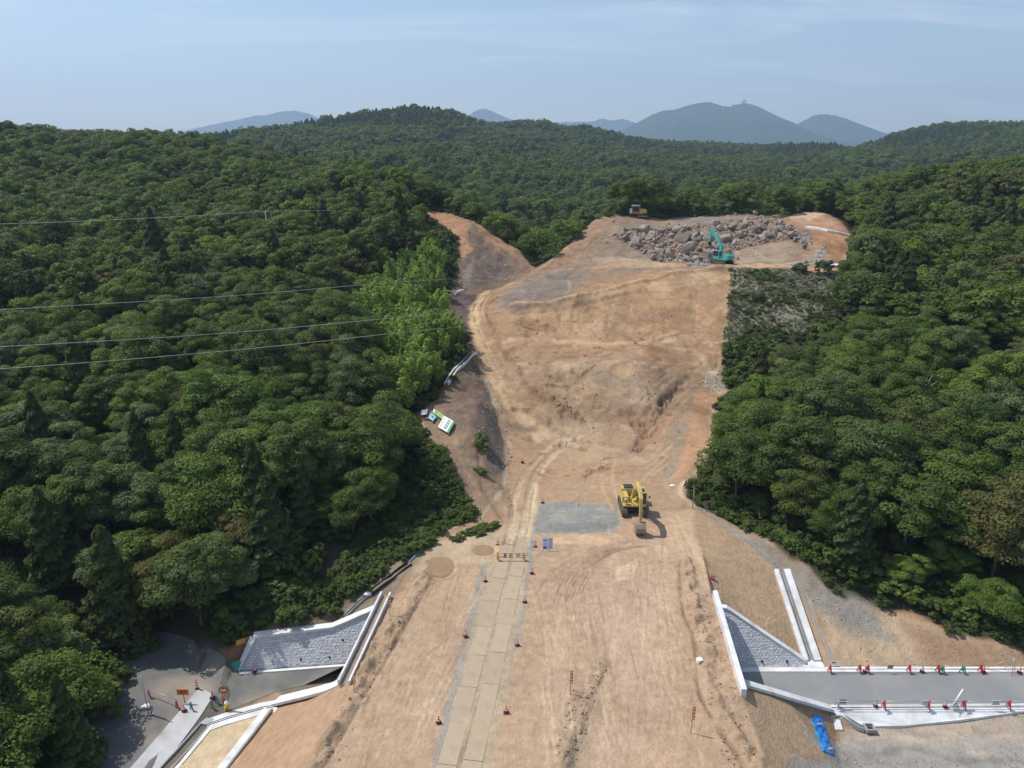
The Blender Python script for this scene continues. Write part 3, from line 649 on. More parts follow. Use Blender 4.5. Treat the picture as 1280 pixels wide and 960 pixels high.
BROAD = [(crown_mesh("crown", 100+k, R, Hc, base, nb, 360, .25, m_leaf), trunk_mesh(k, base+Hc*.8, R, .19))
         for k, (R, Hc, base, nb) in enumerate([(4.1,7.4,2.4,56),(3.6,8.2,2.6,52),(4.7,6.6,2.4,64),(3.2,7.0,2.2,44),(4.3,8.2,2.0,60),(3.8,6.2,3.0,48)])]
def recolour(me, m): 
    q = me.copy(); q.materials.clear(); q.materials.append(m); return q
BRIGHT = [(recolour(a, m_leaf_bright), b) for a, b in BROAD[:3]]
PALE = [(recolour(a, m_leaf_pale), b) for a, b in BROAD[3:]]
CONI = [(conifer_mesh('crown', 300+k, R, Hc, base, 5200, .40, m_needle), trunk_mesh(50+k, base+Hc*.7, .8, .17)) for k, (R, Hc, base) in enumerate([(2.3,9.5,2.6),(2.0,8.4,3.2),(2.7,10.5,2.4)])]
BAMB = [bamboo_mesh('culms_and_leaves', 400+k, 2.8, 9, .4, 17, 260, .34, m_bamboo) for k in range(3)]
SHRUB = [crown_mesh('bush', 500+k, 1.0, 1.3, -.15, 14, 42, .24, m_shrub, .8) for k in range(3)]
MIDB = [crown_mesh('crown_mid', 600+k, R, Hc, base, nb, 115, .42, m_leaf) for k, (R, Hc, base, nb) in enumerate([(4.3,5.6,3.6,40),(3.7,6.4,4.0,36),(4.8,5.2,3.6,44),(3.5,5.6,3.4,30)])]
MIDC = [conifer_mesh('crown_mid', 650, 2.4, 9.5, 2.0, 2000, .58, m_needle)]
FARB = [crown_mesh('crown_far', 700+k, R, Hc, base, 30, 44, .85, m_leaf, .75) for k, (R, Hc, base) in enumerate([(4.8,6.4,2.6),(4.2,7.2,2.6),(5.2,6.0,2.8)])]
DRY = [crown_mesh('brush', 800+k, .9, .9, -.1, 10, 30, .22, m_dry, .7) for k in range(3)]

# ------------------------------------------------------------------ where trees stand
def px_of(X, Y, Zc):
    dz = Zc-HC; depth = Y*CP - dz*SP; upc = Y*SP+dz*CP
    return 640+F*X/np.maximum(depth, .1), 480-F*upc/np.maximum(depth, .1), depth
BRUSH = world_poly([(322,786),(352,742),(420,712),(470,650),(490,600),(512,556),(545,560),(575,603),(592,642),(545,680),(500,722),(450,745),(425,764),(350,776)])
ROADL = world_poly([(436,842),(300,838),(285,815),(235,800),(190,795),(168,830),(148,880),(110,930),(80,1050),(215,1050),(262,905),(345,878)])
BAMBP = world_poly([(445,400),(500,345),(552,338),(575,352),(560,372),(545,395),(560,420),(586,440),(560,470),(530,512),(505,545),(460,525)])
LONE = world_poly([(905,640),(865,612),(880,590),(930,640),(1010,700),(1010,712),(960,680)])
WALLP = world_poly([(268,850),(262,826),(300,822),(312,792),(425,766),(486,754),(437,866),(380,866),(300,872)])
CMASK = np.maximum(BM, inside(WALLP, GX, GY)*1.0)
def jitter_grid(x0, x1, y0, y1, s, seed):
    r = np.random.default_rng(seed); X, Y = np.meshgrid(np.arange(x0, x1, s), np.arange(y0, y1, s*.87))
    X = X + (np.arange(X.shape[0]) % 2)[:, None]*s*.5
    X = X + r.uniform(-.36, .36, X.shape)*s; Y = Y + r.uniform(-.36, .36, X.shape)*s
    return X.ravel(), Y.ravel(), r
def bare_at(X, Y, rad=0):
    b = sample(X, Y, BM)
    if rad:
        for a in range(8): b = np.maximum(b, sample(X+rad*math.cos(a*.785), Y+rad*math.sin(a*.785), BM))
    return b
def forest_points(s, y0, y1, half, seed, rad=1.6):
    X, Y, r = jitter_grid(-half, half, y0, y1, s, seed)
    k = bare_at(X, Y, rad) < .3; X, Y = X[k], Y[k]
    for poly in (BRUSH, ROADL, LONE, WALLP): k = ~inside(poly, X, Y); X, Y = X[k], Y[k]
    return X, Y, r
TX, TY, r_ = forest_points(4.7, 26, 330, 260, 21)
u, v, dep = px_of(TX, TY, sample(TX, TY)+8)
k = (u > -260) & (u < 1540) & (v < 1250); TX, TY = TX[k], TY[k]; u, v, dep = u[k], v[k], dep[k]
TZ = sample(TX, TY)
def covers(X, Y, Zt, n=60, tmax=1.9):
    """does the line of sight over this point land on bare soil?"""
    done = np.zeros(X.shape, bool); bare = np.zeros(X.shape, bool)
    for t in np.linspace(1.0, tmax, n)[1:]:
        CM = CMASK
        below = (HC+(Zt-HC)*t < sample(X*t, Y*t)) & ~done
        bare |= below & (sample(X*t, Y*t, CM) > .5); done |= below
    return bare
cov = np.zeros(len(TX), bool)
for dx in (-2.4, 0, 2.4):
    for dz in (4.5, 8.0): cov |= covers(TX+dx, TY, TZ+dz)
lowcov = covers(TX, TY, TZ+2.5) | covers(TX-1.2, TY, TZ+3) | covers(TX+1.2, TY, TZ+3)
SX, SY, SZ = TX[cov & ~lowcov], TY[cov & ~lowcov], TZ[cov & ~lowcov]      # room only for low growth
TX, TY, TZ = TX[~cov], TY[~cov], TZ[~cov]
k = (TY > 42) | (TX < -33) | (TX > 60); TX, TY, TZ = TX[k], TY[k], TZ[k]
u, v, dep = px_of(TX, TY, TZ+8)
inb = inside(BAMBP, TX, TY)
# hidden behind the ground?
def seen(X, Y, Zt, n=40):
    ok = np.ones(X.shape, bool)
    for t in np.linspace(.25, .97, n):
        ok &= (HC+(Zt-HC)*t) > sample(X*t, Y*t)+.0
    return ok
vis = seen(TX, TY, TZ+10) & (u > -60) & (u < 1340) & (v > 0) & (v < 1060) & ~inb
order = np.argsort(np.hypot(TX, TY)+np.where(vis, 0, 1e5))
cn = vnoise(TX, TY, 34, 91); rr_ = r_.uniform(0, 1, len(TX))
hx, hy = hp(480, 245, 400)[:2]
con = (rr_ < .05) | ((cn > .5) & (rr_ < .28)) | (np.hypot(TX-hx, TY-hy) < 26) & (rr_ < .75)
edge = bare_at(TX, TY, 7) > .3
near = []; nb = nc = 0
for i in order:
    if not vis[i]: break
    if con[i]:
        if nc < 60: near.append(i); nc += 1
    elif nb < 285: near.append(i); nb += 1
near_set = set(near)
print('near trees', nb, nc, 'max dist', max(math.hypot(TX[i], TY[i]) for i in near))
def side(i):
    return 'left of the earthworks' if TX[i] < 5 else 'right of the earthworks'
PROTO = {}
def plant_tree(i, kind, var, scale, lab, cat, grp, name):
    key = (kind, var)
    if key not in PROTO:
        cm, tm = {'broad': BROAD, 'bright': BRIGHT, 'pale': PALE, 'con': CONI}[kind][var]
        root = empty(name, (0,0,0)); link(bpy.data.objects.new('crown', cm), root); link(bpy.data.objects.new('trunk', tm), root)
        PROTO[key] = root; o = root
    else: o = copy_tree(PROTO[key])
    o.location = (TX[i], TY[i], TZ[i]-.2); o.rotation_euler = (0, 0, r_.uniform(0, 6.28)); o.scale = scale
    tag(o, lab, cat, grp); return o
tree_objs = []
for n, i in enumerate(near):
    s = r_.choice([r_.uniform(.58, .8), r_.uniform(.78, 1.0), r_.uniform(.95, 1.2)])*(.86 if edge[i] and TX[i] > 0 else 1.0); sc = (s*r_.uniform(.9,1.1), s*r_.uniform(.9,1.1), s*r_.uniform(.85, 1.12))
    if con[i]:
        plant_tree(i, 'con', int(r_.integers(3)), sc, 'dark pointed conifer standing in the forest '+side(i), 'conifer', 'conifers in the forest '+side(i), 'conifer_tree')
    else:
        c = r_.uniform(); kind = 'bright' if c > .91 else ('pale' if c < .10 else 'broad')
        w = {'bright': 'fresh bright green', 'pale': 'pale grey green', 'broad': 'dark green'}[kind]
        plant_tree(i, kind, int(r_.integers(len({'broad': BROAD, 'bright': BRIGHT, 'pale': PALE}[kind]))), sc,
                   w+' broadleaf tree in the dense forest '+side(i), 'tree', w+' broadleaf trees '+side(i), 'broadleaf_tree')
# the same forest beyond the 345 nearest trees: one mass
def scatter(name, shapes, X, Y, Zc, scl, label, seed, tilt=None):
    """one object: many copies of the shapes, standing at the given points"""
    r = np.random.default_rng(seed); n = len(X)
    c = bpy.data.collections.new(name+'_shapes')
    for me in shapes: c.objects.link(bpy.data.objects.new('shape', me))
    me = bpy.data.meshes.new(name); me.vertices.add(n); me.vertices.foreach_set('co', np.stack([X, Y, Zc], 1).ravel().astype(np.float32))
    a = me.attributes.new('scl', 'FLOAT_VECTOR', 'POINT'); a.data.foreach_set('vector', scl.ravel().astype(np.float32))
    b = me.attributes.new('rot', 'FLOAT_VECTOR', 'POINT'); rot = np.zeros((n, 3)); rot[:, 2] = r.uniform(0, 6.28, n)
    if tilt: rot[:, 0] = r.normal(0, tilt, n); rot[:, 1] = r.normal(0, tilt, n)
    b.data.foreach_set('vector', rot.ravel().astype(np.float32))
    d = me.attributes.new('pick', 'INT', 'POINT'); d.data.foreach_set('value', r.integers(0, len(shapes), n).astype(np.int32))
    o = link(bpy.data.objects.new(name, me)); tag(o, label, None, None, 'stuff')
    g = bpy.data.node_groups.new(name, 'GeometryNodeTree')
    g.interface.new_socket('Geometry', in_out='INPUT', socket_type='NodeSocketGeometry'); g.interface.new_socket('Geometry', in_out='OUTPUT', socket_type='NodeSocketGeometry')
    N = g.nodes; L = g.links; gi = N.new('NodeGroupInput'); go = N.new('NodeGroupOutput')
    ci = N.new('GeometryNodeCollectionInfo'); ci.inputs['Collection'].default_value = c; ci.inputs['Separate Children'].default_value = True; ci.inputs['Reset Children'].default_value = True
    ip = N.new('GeometryNodeInstanceOnPoints'); ip.inputs['Pick Instance'].default_value = True
    def att(nm, ty):
        q = N.new('GeometryNodeInputNamedAttribute'); q.data_type = ty; q.inputs['Name'].default_value = nm; return q.outputs['Attribute']
    L.new(gi.outputs[0], ip.inputs['Points']); L.new(ci.outputs[0], ip.inputs['Instance']); L.new(att('pick', 'INT'), ip.inputs['Instance Index'])
    L.new(att('rot', 'FLOAT_VECTOR'), ip.inputs['Rotation']); L.new(att('scl', 'FLOAT_VECTOR'), ip.inputs['Scale']); L.new(ip.outputs[0], go.inputs[0])
    o.modifiers.new('scatter', 'NODES').node_group = g
    return o
def scales(n, r, lo=.8, hi=1.25):
    s = r.uniform(lo, hi, n); return np.stack([s*r.uniform(.9,1.1,n), s*r.uniform(.9,1.1,n), s*r.uniform(.85,1.15,n)], 1)
rest = np.array([i for i in range(len(TX)) if i not in near_set and not inb[i]])
FX, FY, r2 = forest_points(7.2, 330, 1500, 1250, 22)
u, v, dep = px_of(FX, FY, sample(FX, FY)+8); k = (u > -120) & (u < 1400); FX, FY = FX[k], FY[k]
k = seen(FX, FY, sample(FX, FY)+14, 60); FX, FY = FX[k], FY[k]
mid = FY < 480
MX = np.concatenate([TX[rest], FX[mid]]); MY = np.concatenate([TY[rest], FY[mid]]); MZ = sample(MX, MY)-.2
mc = (vnoise(MX, MY, 34, 91) > .45) & (r2.uniform(0, 1, len(MX)) < .3)
FARC = [conifer_mesh('crown_far', 750, 3.3, 7.6, .4, 700, 1.0, m_needle)]
PTF = [(MIDB, MX[~mc], MY[~mc], MZ[~mc]), (MIDC, MX[mc], MY[mc], MZ[mc]), (FARB, FX[~mid], FY[~mid], sample(FX[~mid], FY[~mid])-.2)]
# one object of kind stuff for the whole far wood
allx = np.concatenate([p[1] for p in PTF]); 
def forest_mass():
    shapes = MIDB+MIDC+FARB+FARC; r = np.random.default_rng(33)
    o = scatter('forest', shapes, allx, np.concatenate([p[2] for p in PTF]), np.concatenate([p[3] for p in PTF]), scales(len(allx), r, .62, 1.22), 'continuous dark green forest covering the hills behind', 34)
    fx, fy = PTF[2][1], PTF[2][2]; stand_ = (fbm(fx, fy, 120, 95, 3) > .16) & (r.uniform(0, 1, len(fx)) < .9)
    pick = np.concatenate([r.integers(0, 4, len(PTF[0][1])), np.full(len(PTF[1][1]), 4), np.where(stand_, 8, 5+r.integers(0, 3, len(fx)))])
    o.data.attributes['pick'].data.foreach_set('value', pick.astype(np.int32))
    print('forest mass', len(allx))
forest_mass()
# bamboo grove
bi = [i for i in range(len(TX)) if inb[i]]
BX, BY, rb = jitter_grid(BAMBP[:,0].min(), BAMBP[:,0].max(), BAMBP[:,1].min(), BAMBP[:,1].max(), 3.6, 44)
k = (np.where(inside(BAMBP, BX, BY), 1, -1)*segdist(BAMBP, BX, BY) > rb.normal(.5, 2.2, len(BX))) & (bare_at(BX, BY, 1.2) < .4); BX, BY = BX[k], BY[k]; BZ = sample(BX, BY)
print('bamboo', len(BX))
pb = {}
for n in range(len(BX)):
    w = int(rb.integers(3))
    if w not in pb:
        o = empty('bamboo_clump', (0,0,0)); link(bpy.data.objects.new('culms_and_leaves', BAMB[w]), o); pb[w] = o
    else: o = copy_tree(pb[w])
    o.location = (BX[n], BY[n], BZ[n]-.2); o.rotation_euler = (0,0,rb.uniform(0,6.28)); s = rb.uniform(.7,1.0); o.scale = (s,s,s)
    tag(o, 'light green feathery bamboo in the grove beside the left cut slope', 'bamboo', 'bamboo of the light green grove')
# undergrowth: brush slopes and the foot of the forest edge
def fill(poly_px, s, seed, world=False):
    P = world_poly(poly_px) if not world else np.array(poly_px)
    X, Y, r = jitter_grid(P[:,0].min(), P[:,0].max(), P[:,1].min(), P[:,1].max(), s, seed)
    k = inside(P, X, Y); return X[k], Y[k], r
gx=[]; gy=[]
UX, UY, UR = forest_points(2.7, 40, 200, 140, 68, 1.0)
u_, v_, _d = px_of(UX, UY, sample(UX, UY)); k = (u_ > -150) & (u_ < 1430) & ~covers(UX, UY, sample(UX, UY)+2.0); UX, UY = UX[k], UY[k]
for poly, s in [(BRUSH, .95), (LONE, 1.1), (world_poly([(262,822),(318,790),(345,760),(250,770)]), 1.1)]:
    X, Y, r = fill(poly, s, 61, True); gx.append(X); gy.append(Y)
X, Y, r = jitter_grid(-60, 75, 55, 215, 1.5, 62)
b = bare_at(X, Y, 3.2); k = (b > .3) & (bare_at(X, Y) < .35) & ~inside(ROADL, X, Y); gx.append(X[k]); gy.append(Y[k])
gx += [SX, SX+.9, SX-.8, SX+.2]; gy += [SY, SY+.7, SY+.3, SY-.9]
X = np.concatenate(gx); Y = np.concatenate(gy); k = (bare_at(X, Y) < .75) & ~inside(WALLP, X, Y) & ~inside(ROADL, X, Y); X, Y = X[k], Y[k]
r = np.random.default_rng(63); SCU = np.concatenate([scales(len(X), r, .35, 1.0), scales(len(UX), r, 1.0, 2.3)]); X = np.concatenate([X, UX]); Y = np.concatenate([Y, UY])
scatter('undergrowth', SHRUB, X, Y, sample(X, Y), SCU, 'low green brush along the foot of the forest', 64)
print('undergrowth', len(X))
# the cleared green slope: low regrowth and dry brush
CLR = [(914,338),(1050,338),(1055,390),(1000,422),(935,412),(904,444),(903,430),(908,395)]
X, Y, r = fill(CLR, .7, 65); n = vnoise(X, Y, 4, 66); k = n > -.75+.5*0; X, Y, n = X[k], Y[k], n[k]
g = (n + .6*r.uniform(-1, 1, len(X))) > .10
def low_brush():
    o = scatter('slope_brush', SHRUB+DRY, X, Y, sample(X, Y), scales(len(X), r, .22, .6), 'low green and grey dry brush on the cleared slope', 67)
    pick = np.where(g, r.integers(0, 3, len(X)), 3+r.integers(0, 3, len(X)))
    o.data.attributes['pick'].data.foreach_set('value', pick.astype(np.int32))
low_brush()
def bush(u, v, s, label, me=0, sz=(1,1,1), name='bush', cat='bush', grp=None):
    h = hp(u, v); o = link(bpy.data.objects.new(name, SHRUB[me])); o.location = (h[0], h[1], h[2]-.1); o.scale = (s*sz[0], s*sz[1], s*sz[2]); o.rotation_euler = (0, 0, u)
    return tag(o, label, cat, grp)
bush(947,378,1.6,'bright green round bush alone on the cleared slope',0)
bush(1005,372,1.3,'small green bush right of centre on the cleared slope',1)
bush(1022,375,1.2,'small green bush nearest the forest on the cleared slope',2)
bush(1001,338,1.7,'dark bush at the top rim of the cleared slope, beside the grey rubble',1)
bush(1030,339,2.1,'dark bush at the top rim of the cleared slope, nearest the dark blue tank',2)
bush(603,560,1.5,'bright green bush on the ridge of the left cut slope',0,(1,1.2,1.1))
bush(598,590,.8,'yellow green tuft on the left cut slope below the bright bush',1,(1,2.0,.8))
bush(607,664,1.15,'green bush beside the muddy puddle at the slope foot',2,(1.9,1,.7))
bush(588,668,.9,'low bush left of the puddle bush at the slope foot',0,(1.6,1,.7))
bush(572,675,.8,'small low bush farthest left above the puddles',1,(1.3,1,.7))

m_dead = mat('bleached_dead_wood', (.42,.39,.36), .9, var=.2, scale=4)
def dead_tree(u, v, H, seed, label):
    h = hit(u, v); r = random.Random(seed); root = empty('dead_tree', (h[0], h[1], h[2]-.3), label=label, cat='dead tree'); bm = bmesh.new()
    tube(bm, [(0,0,0),(.2,.1,H*.5),(.1,.4,H)], [.16,.11,.03], 8); root_t = link(bpy.data.objects.new('trunk', mesh_of(bm, 'trunk', m_dead)), root)
    for k in range(9):
        a = r.uniform(0, 6.28); z = H*r.uniform(.45, .95); l = r.uniform(1.2, 2.8); bm = bmesh.new()
        tube(bm, [(.15,.2,z),(math.cos(a)*l*.5,math.sin(a)*l*.5,z+.5),(math.cos(a)*l,math.sin(a)*l,z+l*.55)], [.06,.04,.015], 5); link(bpy.data.objects.new('branch', mesh_of(bm, 'branch', m_dead)), root)
dead_tree(1143,560,10.5,1,'bare bleached dead tree among the crowns of the right forest'); dead_tree(1120,400,11,2,'bare leaning dead tree high in the right forest'); dead_tree(250,420,11,3,'bare pale dead tree in the middle of the left forest'); dead_tree(90,330,11,4,'bare pale dead tree in the upper left forest')
# ------------------------------------------------------------------ concrete works
m_conc = mat('pale_concrete', (.74,.74,.73), .85, var=.08, scale=1.5, bump=.15, bscale=12, dirt=(.42,.38,.32), dirt_scale=.9, dirt_amt=.5, bdist=.01)
m_conc_grey = mat('grey_concrete', (.36,.37,.36), .85, var=.10, scale=1.2, bump=.2, bscale=10, dirt=(.24,.22,.19), dirt_scale=.9, dirt_amt=.5, bdist=.01)
m_conc_pave = mat('stained_shade_dappled_concrete', (.50,.50,.49), .9, var=.14, scale=1.2, dirt=(.26,.24,.21), dirt_scale=.6, dirt_amt=.7)  # stains, plus dappled tree shade put into the greyer colour
m_dark = mat('dark_drain_and_passage_shade', (.035,.035,.035), .9, var=.2)  # dark drain colour, reused as painted shade in the culvert mouth
m_asph = mat('grey_road', (.235,.24,.24), .9, var=.10, scale=.35, detail=8, bump=.3, bscale=30, dirt=(.32,.305,.285), dirt_scale=.25, dirt_amt=.7, bdist=.01)
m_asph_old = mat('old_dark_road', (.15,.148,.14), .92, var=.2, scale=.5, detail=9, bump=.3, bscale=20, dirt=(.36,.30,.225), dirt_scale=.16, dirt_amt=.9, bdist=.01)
m_red = mat('red_plastic', (.55,.035,.045), .5, var=.08, scale=8); m_org = mat('orange_paint', (.62,.18,.03), .5, var=.1, scale=6)
m_white = mat('white_paint', (.78,.78,.76), .5, var=.05, scale=6); m_galv = mat('galvanised_steel', (.42,.43,.44), .45, .5, var=.08, scale=6)
m_green = mat('green_plastic', (.03,.28,.16), .5, var=.1, scale=6); m_teal_pl = mat('teal_plastic', (.03,.24,.25), .5, var=.1, scale=6)
m_yel = mat('yellow_paint', (.66,.44,.04), .5, var=.1, scale=4); m_blk = mat('black_rubber', (.025,.024,.023), .8, var=.2, scale=6)
m_blue = mat('blue_sheet', (.03,.30,.82), .55, var=.12, scale=2.2, bump=.4, bscale=5, bdist=.04); m_wood = mat('weathered_wood', (.36,.26,.16), .85, var=.2, scale=6)
def block_wall_mat():
    m = mat('split_block_facing', (.30,.31,.325), .9, var=.12, scale=1.3, bump=0)
    nt = m.node_tree; N = nt.nodes; L = nt.links; tc = N.new('ShaderNodeTexCoord')
    mp = N.new('ShaderNodeMapping'); mp.inputs['Rotation'].default_value = (math.radians(90), 0, 0); L.new(tc.outputs['Object'], mp.inputs[0])
    br = N.new('ShaderNodeTexBrick'); br.inputs['Scale'].default_value = 1.0; br.inputs['Brick Width'].default_value = .34; br.inputs['Row Height'].default_value = .22; br.inputs['Mortar Size'].default_value = .018
    br.inputs['Color1'].default_value = (.50,.51,.53,1); br.inputs['Color2'].default_value = (.68,.69,.71,1); br.inputs['Mortar'].default_value = (.36,.365,.375,1)
    L.new(mp.outputs[0], br.inputs['Vector']); b = N['Principled BSDF']
    vz = N.new('ShaderNodeTexVoronoi'); vz.inputs['Scale'].default_value = 5; L.new(tc.outputs['Object'], vz.inputs['Vector'])
    L.new(br.outputs['Color'], b.inputs['Base Color'])
    bp = N.new('ShaderNodeBump'); bp.inputs['Distance'].default_value = .06; bp.inputs['Strength'].default_value = .8; L.new(vz.outputs['Distance'], bp.inputs['Height']); L.new(bp.outputs[0], b.inputs['Normal'])
    return m
m_block = block_wall_mat()

def hexa(bm, b4, t4):
    v = [bm.verts.new(p) for p in list(b4)+list(t4)]
    for f in ((3,2,1,0),(4,5,6,7),(0,1,5,4),(1,2,6,5),(2,3,7,6),(3,0,4,7)): bm.faces.new([v[i] for i in f])
def box(bm, c, s, rz=0, ry=0, rx=0):
    M_ = Matrix.Translation(c) @ Matrix.Rotation(rz, 4, 'Z') @ Matrix.Rotation(ry, 4, 'Y') @ Matrix.Rotation(rx, 4, 'X')
    h = [x/2 for x in s]; P = [M_ @ Vector((sx*h[0], sy*h[1], sz*h[2])) for sz in (-1, 1) for sx, sy in ((-1,-1),(1,-1),(1,1),(-1,1))]
    hexa(bm, P[:4], P[4:])
def bevel(o, w=.02, seg=2):
    m = o.modifiers.new('edge', 'BEVEL'); m.width = w; m.segments = seg; m.limit_method = 'ANGLE'; return o
def mesh_obj(name, bm, mats, parent=None, bw=0, **k):
    o = link(bpy.data.objects.new(name, mesh_of(bm, name, *(mats if isinstance(mats, (list, tuple)) else [mats]))), parent)
    if bw: bevel(o, bw)
    return tag(o, **k)
def prism(bm, top, depth=None, bottom=None):
    """a slab from its top outline; the bottom is depth below or its own outline"""
    n = len(top); t = [bm.verts.new(p) for p in top]
    b = [bm.verts.new(p) for p in (bottom or [(p[0], p[1], p[2]-depth) for p in top])]
    bm.faces.new(t); bm.faces.new(b[::-1])
    for i in range(n): bm.faces.new((t[i], b[i], b[(i+1)%n], t[(i+1)%n]))
def slab(name, top, depth, m, parent=None, bw=0, **k):
    bm = bmesh.new(); prism(bm, top, depth); return mesh_obj(name, bm, m, parent, bw, **k)
def path_frames(P):
    P = [Vector(p) for p in P]; out = []
    for i, p in enumerate(P):
        a = (P[i]-P[i-1]) if i else (P[1]-P[0]); b = (P[i+1]-P[i]) if i < len(P)-1 else a
        a = Vector((a.x, a.y, 0)).normalized(); b = Vector((b.x, b.y, 0)).normalized(); d = (a+b).normalized()
        s = Vector((d.y, -d.x, 0))/max(.4, d.dot(a)); out.append((p, s))
    return out
def sweep(bm, P, prof, closed=True):
    """prof: (across to the right, up) outline carried along the path P"""
    fr = path_frames(P); rings = [[bm.verts.new(p+s*x+Vector((0,0,z))) for x, z in prof] for p, s in fr]; n = len(prof)
    for a, b in zip(rings[:-1], rings[1:]):
        for k in range(n if closed else n-1): bm.faces.new((a[k], a[(k+1)%n], b[(k+1)%n], b[k]))
    if closed: bm.faces.new(rings[0]); bm.faces.new(rings[-1][::-1])
def gutter(name, P, w=.6, d=.35, t=.10, m=None, parent=None, lift=.03, **k):
    bm = bmesh.new(); h = w/2
    sweep(bm, P, [(-h,lift),(-h+t,lift),(-h+t,-d),(h-t,-d),(h-t,lift),(h,lift),(h,-d-.1),(-h,-d-.1)])
    return mesh_obj(name, bm, m or m_conc, parent, **k)
def strip(name, P, x0, x1, z0, z1, m, parent=None, bw=0, **k):
    bm = bmesh.new(); sweep(bm, P, [(x0,z1),(x1,z1),(x1,z0),(x0,z0)]); return mesh_obj(name, bm, m, parent, bw, **k)
def resample(P, step=1.5):
    out = []
    for a, b in zip(P[:-1], P[1:]):
        n = max(1, int(math.dist(a, b)/step))
        out += [tuple(a[i]+(b[i]-a[i])*k/n for i in range(3)) for k in range(n)]
    return out+[tuple(P[-1])]
def onground(px, dz=0.0, step=1.5, clear=.35):
    Q = resample([hp(u, v) for u, v in px], step)
    return [(x, y, float(max(sample(x, y), (sample(x+clear, y)+sample(x-clear, y))/2))+dz) for x, y, z in Q]
def drape(name, poly, m, dz=.02, step=.5, world=False, **k):
    P = np.array(poly, float) if world else world_poly(poly)
    bm = bmesh.new(); xs = np.arange(P[:,0].min(), P[:,0].max()+step, step); ys = np.arange(P[:,1].min(), P[:,1].max()+step, step)
    vs = [Vector(p) for p in P]; E = [(i, (i+1)%len(P)) for i in range(len(P))]
    gx, gy = np.meshgrid(xs, ys); kk = inside(P, gx, gy) & (segdist(P, gx, gy) > step*.3)
    vs += [Vector((x, y)) for x, y in zip(gx[kk], gy[kk])]
    ov, oe, of, _, _, _ = geometry.delaunay_2d_cdt(vs, E, [list(range(len(P)))], 1, 1e-4)
    bv = [bm.verts.new((v.x, v.y, float(sample(v.x, v.y))+dz)) for v in ov]
    for f in of: bm.faces.new([bv[i] for i in f]).smooth = True
    return mesh_obj(name, bm, m, **k)

# roads
bm = bmesh.new(); prism(bm, [(19.25,52.25,-5.95),(120,52.45,-5.45),(120,56.65,-5.45),(60,56.65,-5.95),(19.9,56.65,-5.95)][::1], .25)
mesh_obj('road', bm, m_asph, kind='structure')
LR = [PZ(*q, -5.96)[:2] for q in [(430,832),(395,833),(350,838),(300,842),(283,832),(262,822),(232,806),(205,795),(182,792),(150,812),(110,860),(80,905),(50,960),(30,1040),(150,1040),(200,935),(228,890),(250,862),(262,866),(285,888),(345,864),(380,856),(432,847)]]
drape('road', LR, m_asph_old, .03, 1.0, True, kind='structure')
# right-hand culvert end: parapet over the road passage
def headwall(name, A, B, outward, label, y0, y1):
    r = empty(name, (0,0,0), label=label, cat='parapet wall')
    A, B = Vector(A), Vector(B); d = (B-A).normalized(); s = Vector((outward, 0, 0))
    def q(p, o, z): return (p.x+s.x*o, p.y, z)
    bm = bmesh.new(); hexa(bm, [q(A,-.22,-1.3),q(B,-.22,-1.3),q(B,.23,-1.3),q(A,.23,-1.3)], [q(A,-.22,.82),q(B,-.22,.82),q(B,.23,.82),q(A,.23,.82)])
    mesh_obj('parapet', bm, m_conc, r, .03)
    bm = bmesh.new(); hexa(bm, [q(A,-.62,-.5),q(B,-.62,-.5),q(B,-.225,-.5),q(A,-.225,-.5)], [q(A,-.62,.09),q(B,-.62,.09),q(B,-.225,.09),q(A,-.225,.09)])
    bm.free()
    def at(y): t = (y-A.y)/(B.y-A.y); return A+(B-A)*t
    for ya, yb, za, zb, nm in ((y0-1.6,y0,-6.3,-1.35,'pier'),(y1,y1+1.0,-6.3,-1.35,'pier'),(y0-1.6,y1+1.0,-1.345,-1.305,'lintel')):
        a, b = at(ya), at(yb); bm = bmesh.new(); hexa(bm, [q(a,-.3,za),q(b,-.3,za),q(b,.3,za),q(a,.3,za)], [q(a,-.3,zb),q(b,-.3,zb),q(b,.3,zb),q(a,.3,zb)]); mesh_obj(nm, bm, m_conc_grey, r)
    a, b = at(y0), at(y1); bm = bmesh.new(); hexa(bm, [q(a,-.2,-6.2),q(b,-.2,-6.2),q(b,.12,-6.2),q(a,.12,-6.2)], [q(a,-.2,-1.35),q(b,-.2,-1.35),q(b,.12,-1.35),q(a,.12,-1.35)]); mesh_obj('passage_shade_panel', bm, m_dark, r)  # solid dark panel, painted shade in place of the culvert's unlit inside
    return r
headwall('culvert_parapet', (18.5,46.7,0), (19.75,60.1,0), 1, 'long pale concrete parapet at the embankment edge over the right-hand road', 51.6, 57.2)
r = empty('edge_trough', (0,0,0), label='long pale concrete trough wall at the embankment edge above the left-hand road', cat='trough wall')
TR = [(-13.75,48.1,.45),(-12.35,60.4,.45)]
gutter('trough', TR, 1.05, .50, .15, m_conc, r, lift=.0)
for nm, x0, x1, z0, z1, mm in (('trough_bed',-.37,.37,-.49,-.44,mat('soiled_concrete',(.24,.215,.18),.9,var=.2,scale=2,dirt=(.36,.25,.16),dirt_scale=.6,dirt_amt=.9)),('headwall',-.30,.30,-6.6,-.605,m_conc_grey)):
    strip(nm, TR if nm == 'trough_bed' else [(-13.6,49.5,.35),(-12.65,58.0,.35)], x0, x1, z0, z1, mm, r)
